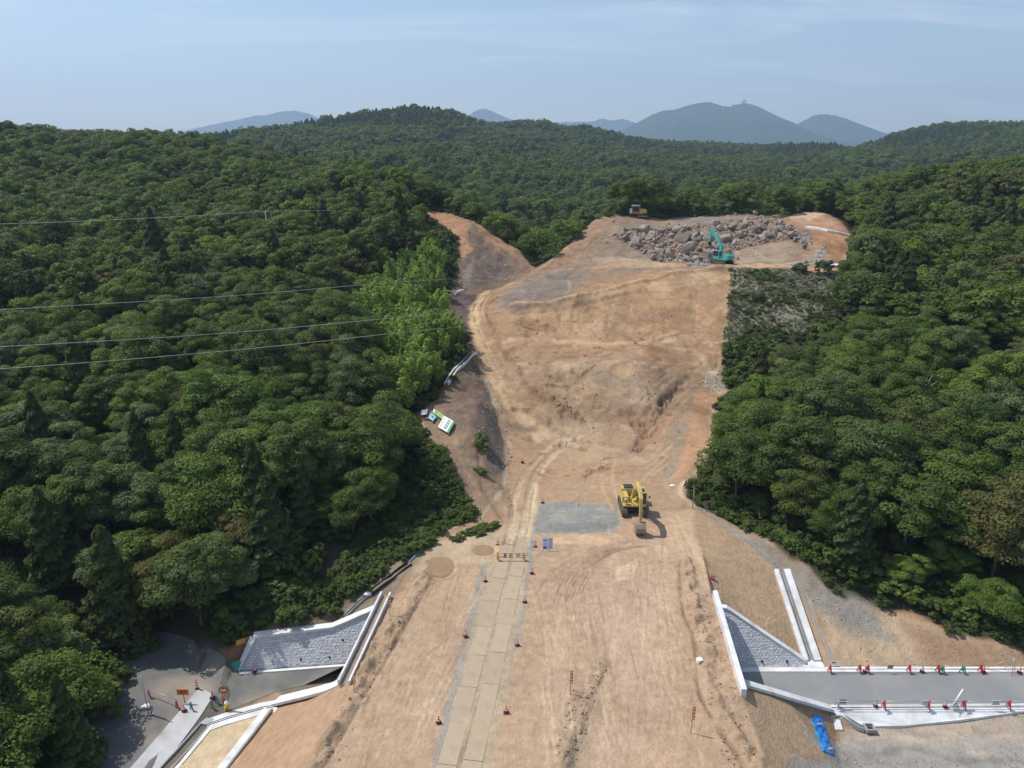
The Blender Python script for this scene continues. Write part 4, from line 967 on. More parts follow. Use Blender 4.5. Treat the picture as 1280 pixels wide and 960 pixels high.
def wing(name, label, base, top, cap_w=.55, thick=.45, cap=True, weeps=(), end=None):
    """battered wall between a base line and a top line, with a pale coping"""
    r = empty(name, (0,0,0), label=label, cat='retaining wall'); bm = bmesh.new(); n = len(base)
    sgn = 1 if top[0][1] > base[0][1] else -1
    f = [bm.verts.new(p) for p in base]+[bm.verts.new(p) for p in top]
    bk = [bm.verts.new((p[0], p[1]+sgn*thick, p[2]-.3)) for p in base]+[bm.verts.new((p[0], p[1]+sgn*thick, p[2])) for p in top]
    for i in range(n-1):
        bm.faces.new((f[i],f[i+1],f[n+i+1],f[n+i])); bm.faces.new((bk[i+1],bk[i],bk[n+i],bk[n+i+1])); bm.faces.new((f[n+i],f[n+i+1],bk[n+i+1],bk[n+i])); bm.faces.new((f[i+1],f[i],bk[i],bk[i+1]))
    bm.faces.new((f[0],f[n],bk[n],bk[0])); bm.faces.new((f[n-1],bk[n-1],bk[2*n-1],f[2*n-1]))
    mesh_obj('block_face', bm, m_block, r)
    bm = bmesh.new(); P = [(p[0], p[1]+sgn*.1, p[2]) for p in top]
    if end: P = P+[end]
    sweep(bm, P, [(-cap_w*.75,.16),(cap_w*.35,.16),(cap_w*.35,-.12),(-cap_w*.75,-.12)] if sgn > 0 else [(-cap_w*.35,.16),(cap_w*.75,.16),(cap_w*.75,-.12),(-cap_w*.35,-.12)])
    mesh_obj('coping', bm, m_conc, r, .02)
    for w in weeps:
        bm = bmesh.new(); tube(bm, [(w[0], w[1]-.06, w[2]), (w[0], w[1]+.15, w[2])], .10, 8); mesh_obj('weep_hole', bm, m_dark, r)
    return r
wing('block_retaining_wall', 'triangular grey block retaining wall with pale coping beside the right-hand road',
     [(19.95,57.28,-6),(20.9,57.28,-6),(28.4,57.3,-6)], [(20.35,60.12,-1.25),(21.1,60.08,-1.32),(28.5,57.6,-5.65)], weeps=[(21.9,57.55,-5.5),(24.2,57.55,-5.5),(26.6,57.55,-5.5)])
wing('block_retaining_wall', 'long grey block retaining wall with pale coping below the shaded left hillside',
     [(-26.3,56.85,-6),(-16,58,-6),(-12.95,58.1,-6)], [(-25.1,58.45,-3.35),(-17.7,59.7,-3.2),(-12.7,60.9,-1.5)], .7,
     weeps=[(-20.5,57.85,-5.45),(-17.8,58.15,-5.45),(-15.4,58.35,-5.45),(-16.6,59.1,-4.2),(-14.2,59.2,-4.1)], end=None)
slab('wall_end_edge', [(-26.5,56.7,-5.9),(-26.2,56.6,-5.9),(-24.8,58.3,-3.25),(-25.4,58.5,-3.25)], .2, m_conc, label='sloping pale concrete edge closing the left end of the long block wall', cat='wall edge')
def near_wing(name, label, P, base, w0, w1):
    r = empty(name, (0,0,0), label=label, cat='retaining wall'); bm = bmesh.new()
    sweep(bm, P, [(-w0,.10),(w1,.10),(w1,-.22),(-w0,-.22)]); mesh_obj('coping', bm, m_conc, r, .03)
    bm = bmesh.new(); n = len(P); f = [bm.verts.new((p[0], p[1]+.1, p[2]-.2)) for p in P]+[bm.verts.new(p) for p in base]; g = [bm.verts.new((p[0], p[1]-.4, p[2]-.2)) for p in P]+[bm.verts.new((p[0], p[1]-.6, p[2])) for p in base]
    for i in range(n-1):
        for h in (f, g): bm.faces.new((h[i],h[i+1],h[n+i+1],h[n+i]))
        bm.faces.new((f[i],f[i+1],g[i+1],g[i])); bm.faces.new((f[n+i],f[n+i+1],g[n+i+1],g[n+i]))
    bm.faces.new((f[0],f[n],g[n],g[0])); bm.faces.new((f[n-1],f[2*n-1],g[2*n-1],g[n-1]))
    mesh_obj('wall_body', bm, m_conc_grey, r); return r
near_wing('wing_wall', 'pale coping of the wing wall falling from the right parapet to the near kerb', [(19.05,48.95,-.35),(23.7,50.35,-3.0),(28.5,51.95,-5.82)], [(19.25,51.6,-6.05),(23.7,51.8,-6.05),(28.3,52.2,-6.05)], .35, .45)
near_wing('wing_wall', 'broad pale coping of the wing wall falling from the left parapet to the old road', [(-21.3,52.75,-5.72),(-17.4,51.0,-3.2),(-15.6,50.1,-1.9),(-13.95,49.5,-.6)], [(-21.3,53.2,-6.05),(-17.5,52.0,-6.05),(-15.6,51.8,-6.05),(-13.85,51.4,-6.05)], .5, .7)
# kerbs and gutters along the right-hand road
strip('kerb', [(19.9,56.98,-5.95),(30.3,56.98,-5.95)], -.31, .31, -.3, .06, m_conc, bw=.02, label='pale concrete kerb gutter at the foot of the triangular block wall', cat='kerb')
gutter('kerb_gutter', [(30.35,57.0,-5.93),(46,57.0,-5.93),(56,57.0,-5.93)], .70, .06, .26, label='pale kerb gutter along the far side of the right-hand road', cat='gutter')
strip('kerb', [(28.6,52.2,-5.95),(120,52.4,-5.45)], -.14, .14, -.3, .10, m_conc, bw=.02, label='thin pale kerb along the near side of the right-hand road', cat='kerb')
slab('concrete_apron', [(28.3,52.0,-5.93),(60,52.15,-5.9),(60,51.9,-5.98),PZ(1280,889,-6.05),PZ(1200,900,-6.35),PZ(1130,907,-6.65),PZ(1084,908,-6.7),PZ(1062,900,-6.5),(29.2,51.3,-6.3)], .25, m_conc, bw=.02, label='broad white concrete apron sloping from the near kerb to the gravel', cat='apron')
slab('concrete_step', [PZ(1028,887,-6.08),PZ(1047,890,-6.2),PZ(1054,912,-6.8),PZ(1038,912,-6.8)], .3, m_conc, bw=.03, label='small pale concrete landing between the blue sheet and the catch basin', cat='concrete landing')
def basin(name, p, s, label, m=None, rz=0, h=.35):
    r = empty(name, p, rz, label=label, cat='catch basin'); bm = bmesh.new(); t = .12
    for c, q in (((0,-s/2+t/2,0),(s,t,h)),((0,s/2-t/2,0),(s,t,h)),((-s/2+t/2,0,0),(t,s-2*t-.004,h)),((s/2-t/2,0,0),(t,s-2*t-.004,h))): box(bm, c, q)
    mesh_obj('rim', bm, m or m_conc_grey, r, .01); bm = bmesh.new(); box(bm, (0,0,-h/2+.03), (s-2*t-.01, s-2*t-.01, .04)); mesh_obj('bottom', bm, m_dark, r); return r
b1 = PZ(1034,894,-6.25); b2 = PZ(1087,910,-6.62)
basin('catch_basin', b1, .75, 'small grey open catch basin at the upper end of the apron drain')
basin('catch_basin', b2, .85, 'small grey open catch basin at the lower end of the apron drain')
gutter('apron_drain', [(b1[0]+.4,b1[1],b1[2]+.05), PZ(1051,893.5,-6.3), PZ(1075,908,-6.58), (b2[0]-.45,b2[1]-.02,b2[2]+.04)], .42, .22, .09, m_conc_grey, lift=.1, label='bent concrete drain running down the apron between the two basins', cat='drain')
# slope drains on the right
B, A = PZ(976,713,-1.88), PZ(1014,827,-5.8)
for nm, x0, x1, lb in (('drain_berm', -.72, -.30, 'narrow pale concrete strip left of the toe drain on the right slope'), ('drain_berm', .30, .98, 'wide pale concrete strip right of the toe drain on the right slope')):
    strip(nm, [A, B], x0, x1, -.5, .22, m_conc, bw=.02, label=lb, cat='concrete strip')
gutter('toe_drain', [A, B], .60, .25, .10, m_conc_grey, lift=.21, label='straight toe drain between two pale strips on the right slope', cat='drain')
slab('drain_outlet_slab', [PZ(1001,825,-5.75),PZ(1027,825,-5.75),PZ(1031,834,-5.86),PZ(1004,834,-5.86)][::-1], .3, m_conc, bw=.02, label='pale concrete slab where the toe drain meets the far kerb', cat='slab')
gutter('slope_gutter', onground([(984,712),(1006,745),(1042,829)], .06), .42, .25, .09, m_conc_grey, lift=.08, label='thin concrete gutter slanting down right of the toe drain', cat='gutter')
basin('catch_basin', hp(1043,831), .7, 'small grey basin where the slanting gutter reaches the far kerb')
gutter('toe_gutter', onground([(868,634),(900,652),(935,676),(968,706)], .05), .36, .2, .08, m_conc_grey, label='thin grey gutter along the top of the right slope below the brush', cat='gutter')
# left-hand works
K = [(-21.0,52.3,-5.8),(-22.4,52.1,-5.9),(-25.2,50.9,-5.92),(-26.6,50.15,-5.95)]
strip('kerb', K, -.95, .55, -.3, .06, m_conc, bw=.03, label='broad pale kerb curving along the near side of the old road', cat='kerb')
gutter('kerb_drain', [(p[0]+.1, p[1]-.18, p[2]+.06) for p in K], .26, .12, .06, m_dark, lift=.03, label='narrow dark drain slot along the broad pale kerb', cat='drain')
gutter('berm_channel', [(-20.9,51.5,-5.7),(-22.0,47,-5.65),(-23.2,42,-5.5),(-24.6,34,-5.2)], 1.0, .55, .12, m_conc_grey, lift=.12, label='deep grey channel between the sand strip and the brown slope', cat='channel')
strip('channel_ledge', [(-21.75,51.6,-5.7),(-22.85,47,-5.65),(-24.05,42,-5.5),(-25.4,34,-5.2)], -.32, .32, -.3, .14, m_conc, bw=.02, label='pale concrete ledge along the left side of the deep channel', cat='ledge')
strip('channel_ledge', [(-20.0,51.2,-5.45),(-21.15,47,-5.5),(-22.4,42,-5.35),(-23.8,34,-5.1)], -.16, .2, -.3, .10, m_conc, label='thin pale ledge on the slope side of the deep channel', cat='ledge')
gutter('roadside_channel', [PZ(256,907,-5.95),PZ(208,960,-6.05),PZ(150,1030,-6.1)], 1.05, .5, .12, m_conc_grey, lift=.10, label='grey channel left of the sand strip near the old road', cat='channel')
strip('channel_ledge', [PZ(266,907,-5.95),PZ(222,960,-6.05),PZ(166,1030,-6.1)], -.16, .16, -.3, .10, m_conc, label='thin pale ledge between the sand strip and the roadside channel', cat='ledge')
slab('grating_cover', [PZ(249,904,-5.86),PZ(258,897,-5.86),PZ(268,898,-5.86),PZ(261,906,-5.86)][::-1], .1, m_galv, label='square steel grating at the corner of the pale kerb', cat='grating')
drape('pavement', [PZ(q[0], q[1], -5.96)[:2] for q in [(249,860),(268,869),(250,896),(205,955),(150,1030),(95,1030),(165,955),(222,892)]], m_conc_pave, .05, 1.0, True, kind='structure')
strip('kerb', [(-26.2,56.45,-5.95),(-16,57.6,-5.95),(-13.3,57.7,-5.95)], -.16, .16, -.3, .07, m_conc, bw=.02, label='pale kerb at the foot of the long left block wall', cat='kerb')
# small gutters on the left cut and the far bench
def stepped(px, label, w=.8, name='concrete_gutter'):
    P = onground(px, .12, 1.6, .1); return gutter(name, P, w, .2, .16, m_conc, lift=.18, label=label, cat='gutter')
stepped([(539,388),(549,381)], 'short white gutter piece at the edge of the bamboo grove', .7)
stepped([(566,368),(578,361)], 'short white gutter piece highest on the edge of the left cut', .7)
stepped([(558,480),(570,464),(580,453),(594,441)], 'stepped white gutter between the bamboo grove and the haul road', .8)
gutter('bench_gutter', onground([(1008,285),(1035,289),(1066,295)], .3, 3), 1.7, .1, .6, m_conc, lift=.25, label='white gutter across the orange bank at the far right of the plateau', cat='gutter')
gutter('hillside_flume', onground([(512,705),(490,722),(463,742)], .12, 1.2), .7, .3, .08, m_dark, lift=.12, label='dark flume running down the edge of the shaded hillside', cat='flume')
gutter('hillside_gutter', onground([(458,745),(440,762),(424,779)], .1, 1.2), .4, .2, .08, m_conc_grey, lift=.08, label='thin grey gutter from the dark flume to the long block wall', cat='gutter')
bm = bmesh.new(); tube(bm, onground([(556,661),(530,684),(512,703)], .1, 1.0), .09, 8)
mesh_obj('blue_hose', bm, mat('faded_blue_pipe', (.22,.33,.50), .5, var=.15), label='faded blue drain hose lying above the dark flume', cat='hose')

# blue sheet
def blue_sheet():
    P = [hp(u, v) for u, v in [(1015,893),(1027,897),(1033,915),(1044,944),(1028,940),(1020,915)]]
    rows = 26; cols = 8; bm = bmesh.new(); L_ = [P[0], P[5], P[4]]; R_ = [P[1], P[2], P[3]]
    def along(Q, t): t *= 2; i = min(int(t), 1); f = t-i; return [Q[i][k]+(Q[i+1][k]-Q[i][k])*f for k in range(2)]
    g = []
    for a in range(rows):
        t = a/(rows-1); l = along(L_, t); r = along(R_, t); row = []
        for b in range(cols):
            s = b/(cols-1); x = l[0]+(r[0]-l[0])*s+.12*math.sin(a*.9+b); y = l[1]+(r[1]-l[1])*s+.08*math.sin(a*1.7)
            row.append(bm.verts.new((x, y, float(sample(x, y))+.07+.05*math.sin(a*.8+b*1.4)+.03*math.sin(a*2.3))))
        g.append(row)
    for a in range(rows-1):
        for b in range(cols-1):
            bm.faces.new((g[a][b], g[a][b+1], g[a+1][b+1], g[a+1][b])).smooth = True
    o = mesh_obj('blue_tarpaulin', bm, m_blue, label='bright blue plastic sheet lying down the slope below the right wing wall', cat='tarpaulin')
    s = o.modifiers.new('thickness', 'SOLIDIFY'); s.thickness = .01
blue_sheet()
for k, (u, v) in enumerate([(1023,907),(1037,938)]):
    h = hp(u, v); bm = bmesh.new(); box(bm, (h[0], h[1], h[2]+.14), (.55, .18, .12), .2)
    mesh_obj('plank', bm, m_wood, label=('short plank weighing down the upper part of the blue sheet', 'short plank weighing down the lower part of the blue sheet')[k], cat='plank')

# steel plates of the temporary track
m_plate = mat('dusty_steel_plate', (.43,.335,.225), .75, .0, var=.10, scale=.8, detail=6, dirt=(.33,.265,.195), dirt_scale=.9, dirt_amt=.85, rnd=.05)
for s_, (xa, sl, lab, off) in enumerate([(-4.64,.1386,'left',0.0),(-2.85,.1343,'right',.35)]):
    y = 28.5+off; p0 = None
    while y < 71:
        L_ = 3.86; yc = y+L_/2; xc = xa+sl*(yc-39.9); z = float(np.mean([float(sample(xc+dx, yc+dy)) for dx in (-.6,0,.6) for dy in (-1.8,-.9,0,.9,1.8)]))+.016
        if p0 is None:
            bm = bmesh.new(); box(bm, (0,0,0), (1.38, L_, .026)); p0 = mesh_obj('steel_road_plate', bm, m_plate, None, .006); o = p0
        else: o = copy_tree(p0)
        o.location = (xc, yc, z-.002); o.rotation_euler = (0, 0, -math.atan(sl)+rng.uniform(-.006,.006))
        tag(o, 'dusty tan steel plate in the '+('left' if s_ == 0 else 'right')+' strip of the two-strip track', 'road plate', 'steel plates of the '+('left' if s_ == 0 else 'right')+' track strip')
        y += L_+.014
# puddles
m_water = mat('muddy_water', (.31,.205,.105), .2, var=.12, scale=1.5, spec=.3)
for px in ([(540,702),(548,697),(560,697),(567,703),(564,715),(554,721),(542,719),(538,711)], [(594,683),(606,681),(617,685),(615,692),(604,694),(594,691)]):
    h = [hp(u, v) for u, v in px]; z = max(q[2] for q in h)
    c = (sum(q[0] for q in h)/len(h), sum(q[1] for q in h)/len(h))
    P = catmull([(q[0], q[1]) for q in h]+[(h[0][0], h[0][1])], 6)[:-1]
    i0 = window(P, 1.2); X_, Y_ = GX[i0], GY[i0]; sd = np.where(inside(P, X_, Y_), -1, 1)*segdist(P, X_, Y_)
    Z[i0] = np.where(sd < .6, np.minimum(Z[i0], 0)*0 + float(np.median(Z[i0])) - .16*(1-sstep(-.3, .45, sd)) + .06*sstep(0,.6,sd), Z[i0]); zz = float(np.median(Z[i0]))-.05
    bm = bmesh.new(); bm.faces.new([bm.verts.new((p[0], p[1], zz)) for p in P]); mesh_obj('puddle_water', bm, m_water, kind='structure')
ground.data.vertices.foreach_set('co', np.stack([GX, GY, Z], -1).reshape(-1).astype(np.float32)); ground.data.update()
# ------------------------------------------------------------------ machines
m_glass = mat('cab_glass', (.02,.028,.035), .08, var=0, spec=.6); m_track = mat('muddy_track', (.12,.095,.075), .85, var=.3, scale=5, bump=.4, bscale=15)
m_steel = mat('bare_steel', (.45,.45,.44), .3, .8, var=.05); m_bucket = mat('worn_bucket', (.30,.235,.165), .7, .1, var=.2, scale=4)
m_dkgrey = mat('dark_grey_metal', (.05,.05,.052), .6, var=.15, scale=3)
def profile(bm, pts2, w, y=0.0):
    """outline in the x-z plane given a width in y"""
    a = [bm.verts.new((x, y-w/2, z)) for x, z in pts2]; b = [bm.verts.new((x, y+w/2, z)) for x, z in pts2]; n = len(pts2)
    bm.faces.new(a); bm.faces.new(b[::-1])
    for i in range(n): bm.faces.new((a[i], b[i], b[(i+1)%n], a[(i+1)%n]))
def limb(pts2, hw):
    """outline round a bent centre line with half depths"""
    up=[]; dn=[]
    for i, (x, z) in enumerate(pts2):
        a = pts2[max(i-1,0)]; b = pts2[min(i+1,len(pts2)-1)]; dx, dz = b[0]-a[0], b[1]-a[1]; l = math.hypot(dx, dz); nx, nz = -dz/l, dx/l
        up.append((x+nx*hw[i], z+nz*hw[i])); dn.append((x-nx*hw[i], z-nz*hw[i]))
    return up+dn[::-1]
def track(parent, y, L, w, h, m=None, name='track'):
    bm = bmesh.new(); r = h/2; P = []
    for k in range(9): a = math.pi/2-k*math.pi/8; P.append((L/2-r+math.cos(a)*r, r+math.sin(a)*r))
    for k in range(9): a = -math.pi/2-k*math.pi/8; P.append((-L/2+r+math.cos(a)*r, r+math.sin(a)*r))
    profile(bm, P, w*.96, y)
    n = int(L/.19)                                                # track shoes
    for k in range(n):
        x = -L/2+r*.7+(L-1.4*r)*k/(n-1)
        for z in (-.005, h): box(bm, (x, y, z), (.13, w, .05))
    for s in (-1, 1):
        for k in range(1, 6):
            a = s*(k*math.pi/6-math.pi/2); cx = s*(L/2-r); box(bm, (cx+math.cos(a)*r*s*1.0 if s > 0 else cx-math.cos(a)*r, y, r+math.sin(a)*r), (.05, w, .13), 0, -a if s > 0 else a)
    o = mesh_obj(name, bm, m or m_track, parent)
    for s, rr_ in ((-1, r*.72), (1, r*.66)):
        for e in (-1, 1):
            bm = bmesh.new(); tube(bm, [(s*(L/2-r), y+e*(w/2-.02), r), (s*(L/2-r), y+e*(w/2+.03), r)], rr_, 14); mesh_obj('wheel', bm, m_dkgrey, o)
    return o
def cyl(parent, a, b, r=.07, f=.55, mb=None):
    a, b = Vector(a), Vector(b); c = a+(b-a)*f; bm = bmesh.new(); tube(bm, [a, c], r, 10); o = mesh_obj('hydraulic_cylinder', bm, mb or m_yel, parent)
    bm = bmesh.new(); tube(bm, [c, b], r*.55, 8); mesh_obj('piston_rod', bm, m_steel, o); return o
def excavator(loc, yaw, paint, pose, label, house_yaw=0.0, s=1.0, pale=None):
    r = empty('excavator', loc, yaw, label=label, cat='excavator', group=None); r.scale = (s, s, s)
    for y in (-1.15, 1.15): track(r, y, 4.1, .6, .88)
    bm = bmesh.new(); box(bm, (0,0,.62), (1.9,1.8,.42)); box(bm, (.9,0,.5), (.5,1.7,.25)); box(bm, (-.9,0,.5), (.5,1.7,.25)); tube(bm, [(0,0,.8),(0,0,1.05)], .62, 20); mesh_obj('undercarriage', bm, m_dkgrey, r, .02)
    R_ = Matrix.Rotation(house_yaw, 4, 'Z')
    def P(name, bm, m, bw=.03, parent=None):
        bm.transform(R_); return mesh_obj(name, bm, m, parent or r, bw)
    bm = bmesh.new(); box(bm, (-.3,0,1.18), (3.5,2.66,.22)); box(bm, (-.55,-.95,1.62), (2.4,.72,.66)); P('deck', bm, paint)
    bm = bmesh.new(); tube(bm, [(1.0,-.95,1.75),(1.32,-.95,1.75)], .28, 14); P('tank', bm, paint, 0)
    bm = bmesh.new(); profile(bm, [(-1.0,1.3),(-1.0,2.15),(-1.25,2.28),(-2.1,2.24),(-2.2,2.1),(-2.2,1.3)], 2.5); P('engine_hood', bm, paint, .05)
    bm = bmesh.new(); box(bm, (-1.55,-.35,2.29), (.95,1.1,.07)); P('hood_grille', bm, m_dkgrey, .01)
    bm = bmesh.new(); n = 8; top = [(-1.95,-1.3)]+[(-2.05-.55*math.sin(math.pi*(k+.5)/n)**.5, -1.3+2.6*(k+.5)/n) for k in range(n)]+[(-1.95,1.3)]
    prism(bm, [(x, y, 2.12) for x, y in top], .9); P('counterweight', bm, paint, .05)
    cabm = bmesh.new(); profile(cabm, [(.02,1.3),(1.5,1.3),(1.62,1.9),(1.45,2.92),(.15,2.98),(-.02,2.8)], .98, .84); cab = P('cab', cabm, pale or paint, .05)
    def pane(pts3):
        bm = bmesh.new(); bm.faces.new([bm.verts.new(p) for p in pts3]); P('window', bm, m_glass, 0, cab)
    pane([(1.555,.42,1.5),(1.555,1.26,1.5),(1.66,1.26,1.92),(1.66,.42,1.92)][::-1]); pane([(1.652,.42,1.98),(1.652,1.26,1.98),(1.50,1.26,2.82),(1.50,.42,2.82)])
    pane([(.15,1.345,1.75),(1.48,1.345,1.75),(1.42,1.345,2.8),(.15,1.345,2.84)]); pane([(.15,.335,1.75),(1.48,.335,1.75),(1.42,.335,2.8),(.15,.335,2.84)])
    pane([(.5,.5,2.99),(1.3,.5,2.95),(1.3,1.18,2.95),(.5,1.18,2.99)]); pane([(-.02,.48,1.9),(-.02,1.2,1.9),(-.035,1.2,2.7),(-.035,.48,2.7)])
    bm = bmesh.new(); tube(bm, [(-1.3,.6,2.2),(-1.3,.6,2.75)], .06, 8); P('exhaust_pipe', bm, m_dkgrey, 0)
    bm = bmesh.new(); tube(bm, [(1.3,1.4,1.9),(1.45,1.62,2.3)], .02, 6); box(bm, (1.46,1.66,2.38), (.05,.16,.28)); P('mirror', bm, m_dkgrey, 0)
    bm = bmesh.new(); tube(bm, [(.9,-1.32,1.3),(.9,-1.32,2.25),(-1.0,-1.32,2.35)], .022, 6); tube(bm, [(-2.1,1.2,2.2),(-1.2,1.2,2.6),(-1.2,-1.2,2.6),(-2.1,-1.2,2.2)], .02, 6); P('handrail', bm, m_dkgrey, 0)
    bc, bh, tip, atop, aend = pose['boom'], pose['bh'], pose['boom'][-1], pose['arm'][0], pose['arm'][-1]
    yb = -.02
    bm = bmesh.new(); profile(bm, limb(bc, bh), .42, yb); bo = P('boom', bm, paint, .03)
    bm = bmesh.new(); profile(bm, limb(pose['arm'], pose['ah']), .32, yb); P('arm', bm, paint, .025)
    q = pose['bucket']
    bm = bmesh.new(); w = 1.15; outer = q; ia = [(x*.93+q[0][0]*.07, z*.93+q[0][1]*.07) for x, z in q]
    n = len(q)                                                     # shell of the bucket with its two cheeks
    A_ = [bm.verts.new((x, yb-w/2, z)) for x, z in q]; B_ = [bm.verts.new((x, yb+w/2, z)) for x, z in q]
    for i in range(n-1): bm.faces.new((A_[i], B_[i], B_[i+1], A_[i+1]))
    bm.faces.new(A_); bm.faces.new(B_[::-1])
    bk = P('bucket', bm, m_bucket, 0); sd = bk.modifiers.new('thickness', 'SOLIDIFY'); sd.thickness = .04
    ex, ez = q[-1]; px_, pz_ = q[-2]; L_ = math.hypot(ex-px_, ez-pz_)
    for k in range(5):
        bm = bmesh.new(); y = yb-w/2+.1+k*(w-.2)/4; d = ((ex-px_)/L_*.2, (ez-pz_)/L_*.2)
        tube(bm, [(ex, y, ez), (ex+d[0], y, ez+d[1])], [.05, .02], 5); P('tooth', bm, m_steel, 0, bk)
    def c3(p, y): return R_ @ Vector((p[0], y, p[1]))
    for y in (-.32, .28): cyl(r, c3((.75,1.25), y+yb), c3(pose['bc'], y+yb), .09, .5, paint)
    cyl(r, c3(pose['ac'][0], yb), c3(pose['ac'][1], yb), .085, .55, paint); cyl(r, c3(pose['kc'][0], yb), c3(pose['kc'][1], yb), .07, .55, paint)
    return r
DIG = dict(boom=[(.2,1.7),(1.6,3.6),(2.6,4.45),(3.9,4.55),(5.1,4.05)], bh=[.16,.34,.40,.30,.17],
           arm=[(4.75,4.5),(5.1,4.05),(5.45,1.5)], ah=[.14,.27,.14], bc=(2.4,4.1), ac=((2.7,4.95),(4.75,4.6)), kc=((4.95,4.35),(5.75,1.95)),
           bucket=[(5.3,1.35),(5.9,1.3),(6.2,.9),(6.15,.4),(5.8,.08),(5.2,.05),(4.95,.3)])
m_yel_m = mat('yellow_machine_paint', (.60,.44,.12), .45, var=.10, scale=2.5, dirt=(.40,.29,.19), dirt_scale=1.3, dirt_amt=.55)
m_teal_m = mat('turquoise_machine_paint', (.09,.46,.41), .4, var=.07, scale=2, dirt=(.30,.30,.24), dirt_scale=1.2, dirt_amt=.35)
q = PZ(790.5, 640, 0)
excavator((q[0], 77.6, float(sample(q[0], 77.6))+.02), math.radians(-90), m_yel_m, DIG, 'yellow crawler excavator on the embankment beside the grey gravel pad, bucket resting on the ground', s=1.02)
HIGH = dict(boom=[(.2,1.7),(.75,3.9),(1.5,5.1),(2.7,6.4),(3.3,7.0)], bh=[.16,.38,.40,.28,.16],
            arm=[(3.15,7.45),(3.3,7.0),(3.75,4.5)], ah=[.12,.28,.16], bc=(1.15,4.3), ac=((1.35,5.55),(3.1,7.35)), kc=((3.5,7.2),(4.15,4.9)),
            bucket=[(3.7,4.4),(4.3,4.4),(4.45,4.0),(4.35,3.5),(4.0,3.25),(3.5,3.3),(3.3,3.5)])
h = hp(902, 331)
excavator((h[0]+.3, h[1]+1.0, h[2]+.02), math.radians(122), m_teal_m, HIGH, 'turquoise crawler excavator with raised boom in front of the boulder pile', house_yaw=math.radians(6), s=1.02)
# small crawler machine on the hill top
def crawler():
    h = hp(797, 272.5); r = empty('bulldozer', (h[0], h[1], h[2]+.02), math.radians(-8), label='small yellow bulldozer with white cab roof on the hill top skyline', cat='bulldozer'); r.scale = (1.22,1.22,1.22)
    for y in (-.95, .95): track(r, y, 3.5, .55, .95, m_blk)
    bm = bmesh.new(); box(bm, (0,0,.95), (2.9,1.25,.5)); mesh_obj('chassis', bm, m_yel_m, r, .03)
    bm = bmesh.new(); profile(bm, [(.35,1.1),(1.95,1.1),(2.05,1.35),(1.95,1.9),(1.5,2.05),(.35,2.1)], 1.2); mesh_obj('engine_hood', bm, m_yel_m, r, .05)
    bm = bmesh.new(); tube(bm, [(1.2,.2,2.0),(1.2,.2,2.7)], .06, 8); mesh_obj('exhaust_pipe', bm, m_dkgrey, r)
    bm = bmesh.new(); box(bm, (-.55,0,1.35), (1.6,1.5,.35))
    for x in (-1.3,.25):
        for y in (-.68,.68): box(bm, (x,y,2.1), (.12,.12,1.25))
    cab = mesh_obj('cab', bm, m_org, r, .02)
    bm = bmesh.new(); box(bm, (-.55,0,2.05), (1.4,1.2,1.0)); mesh_obj('window', bm, m_glass, cab)
    bm = bmesh.new(); box(bm, (-.55,0,2.80), (2.0,1.75,.16)); mesh_obj('cab_roof', bm, m_white, r, .05)
    bm = bmesh.new(); box(bm, (-1.62,0,1.6), (.55,1.6,1.1)); mesh_obj('rear_body', bm, m_white, r, .04)
    bm = bmesh.new(); profile(bm, [(2.35,.05),(2.55,.3),(2.5,.9),(2.62,1.25),(2.68,1.25),(2.62,.85),(2.66,.3),(2.5,.02)], 3.0); mesh_obj('blade', bm, m_dkgrey, r)
    for y in (-1.3,1.3):
        bm = bmesh.new(); tube(bm, [(-.1,y,.55),(2.4,y,.45)], .09, 8); mesh_obj('push_arm', bm, m_yel_m, r)
crawler()

# ------------------------------------------------------------------ boulders and rubble
m_rock = mat('blasted_rock', (.27,.228,.192), .9, var=.30, scale=.9, detail=8, bump=.6, bscale=3.5, rnd=.28, dirt=(.36,.26,.18), dirt_scale=.8, dirt_amt=.75, bdist=.12)
m_rubble = mat('blue_grey_rubble', (.29,.30,.325), .9, var=.2, scale=1.5, bump=.3, bscale=6, rnd=.3); m_stone = mat('pale_stone', (.38,.335,.285), .9, var=.2, scale=2, rnd=.3)
def rock_mesh(name, seed, m, sub=3):
    r = np.random.default_rng(seed); bm = bmesh.new(); bmesh.ops.create_icosphere(bm, subdivisions=sub, radius=1)
    pl = [(unit(r.normal(size=3)), r.uniform(.52, .86)) for _ in range(11)]; sc = r.uniform(.75, 1.25, 3); sc[2] *= .8
    for v in bm.verts:
        p = np.array(v.co)
        for n_, d_ in pl:
            e = p @ n_-d_
            if e > 0: p = p-n_*e*.96
        p = p*(1+.03*r.normal())*sc; v.co = p
    return mesh_of(bm, name, m)
ROCKS = [rock_mesh('boulder', 900+k, m_rock) for k in range(8)]
PEB = [rock_mesh('stone', 930+k, m_rubble, 1) for k in range(3)]; PEB2 = [rock_mesh('stone', 940+k, m_stone, 1) for k in range(3)]
EARTH = [rock_mesh('clod', 950+k, mat('earth_clod%d' % k, c, .95, var=.2, scale=3), 1) for k, c in enumerate([(.38,.27,.185),(.33,.235,.16)])]
PILE = [(762,296),(775,303),(800,312),(815,322),(840,330),(872,331),(888,318),(915,312),(940,304),(962,302),(990,300),(1000,292),(985,282),(960,270),(925,276),(905,280),(870,284),(835,284),(805,284),(780,288)]
PP = world_poly(PILE); Pc = np.array(PILE, float); spots = []
rb = np.random.default_rng(77); tries = 0
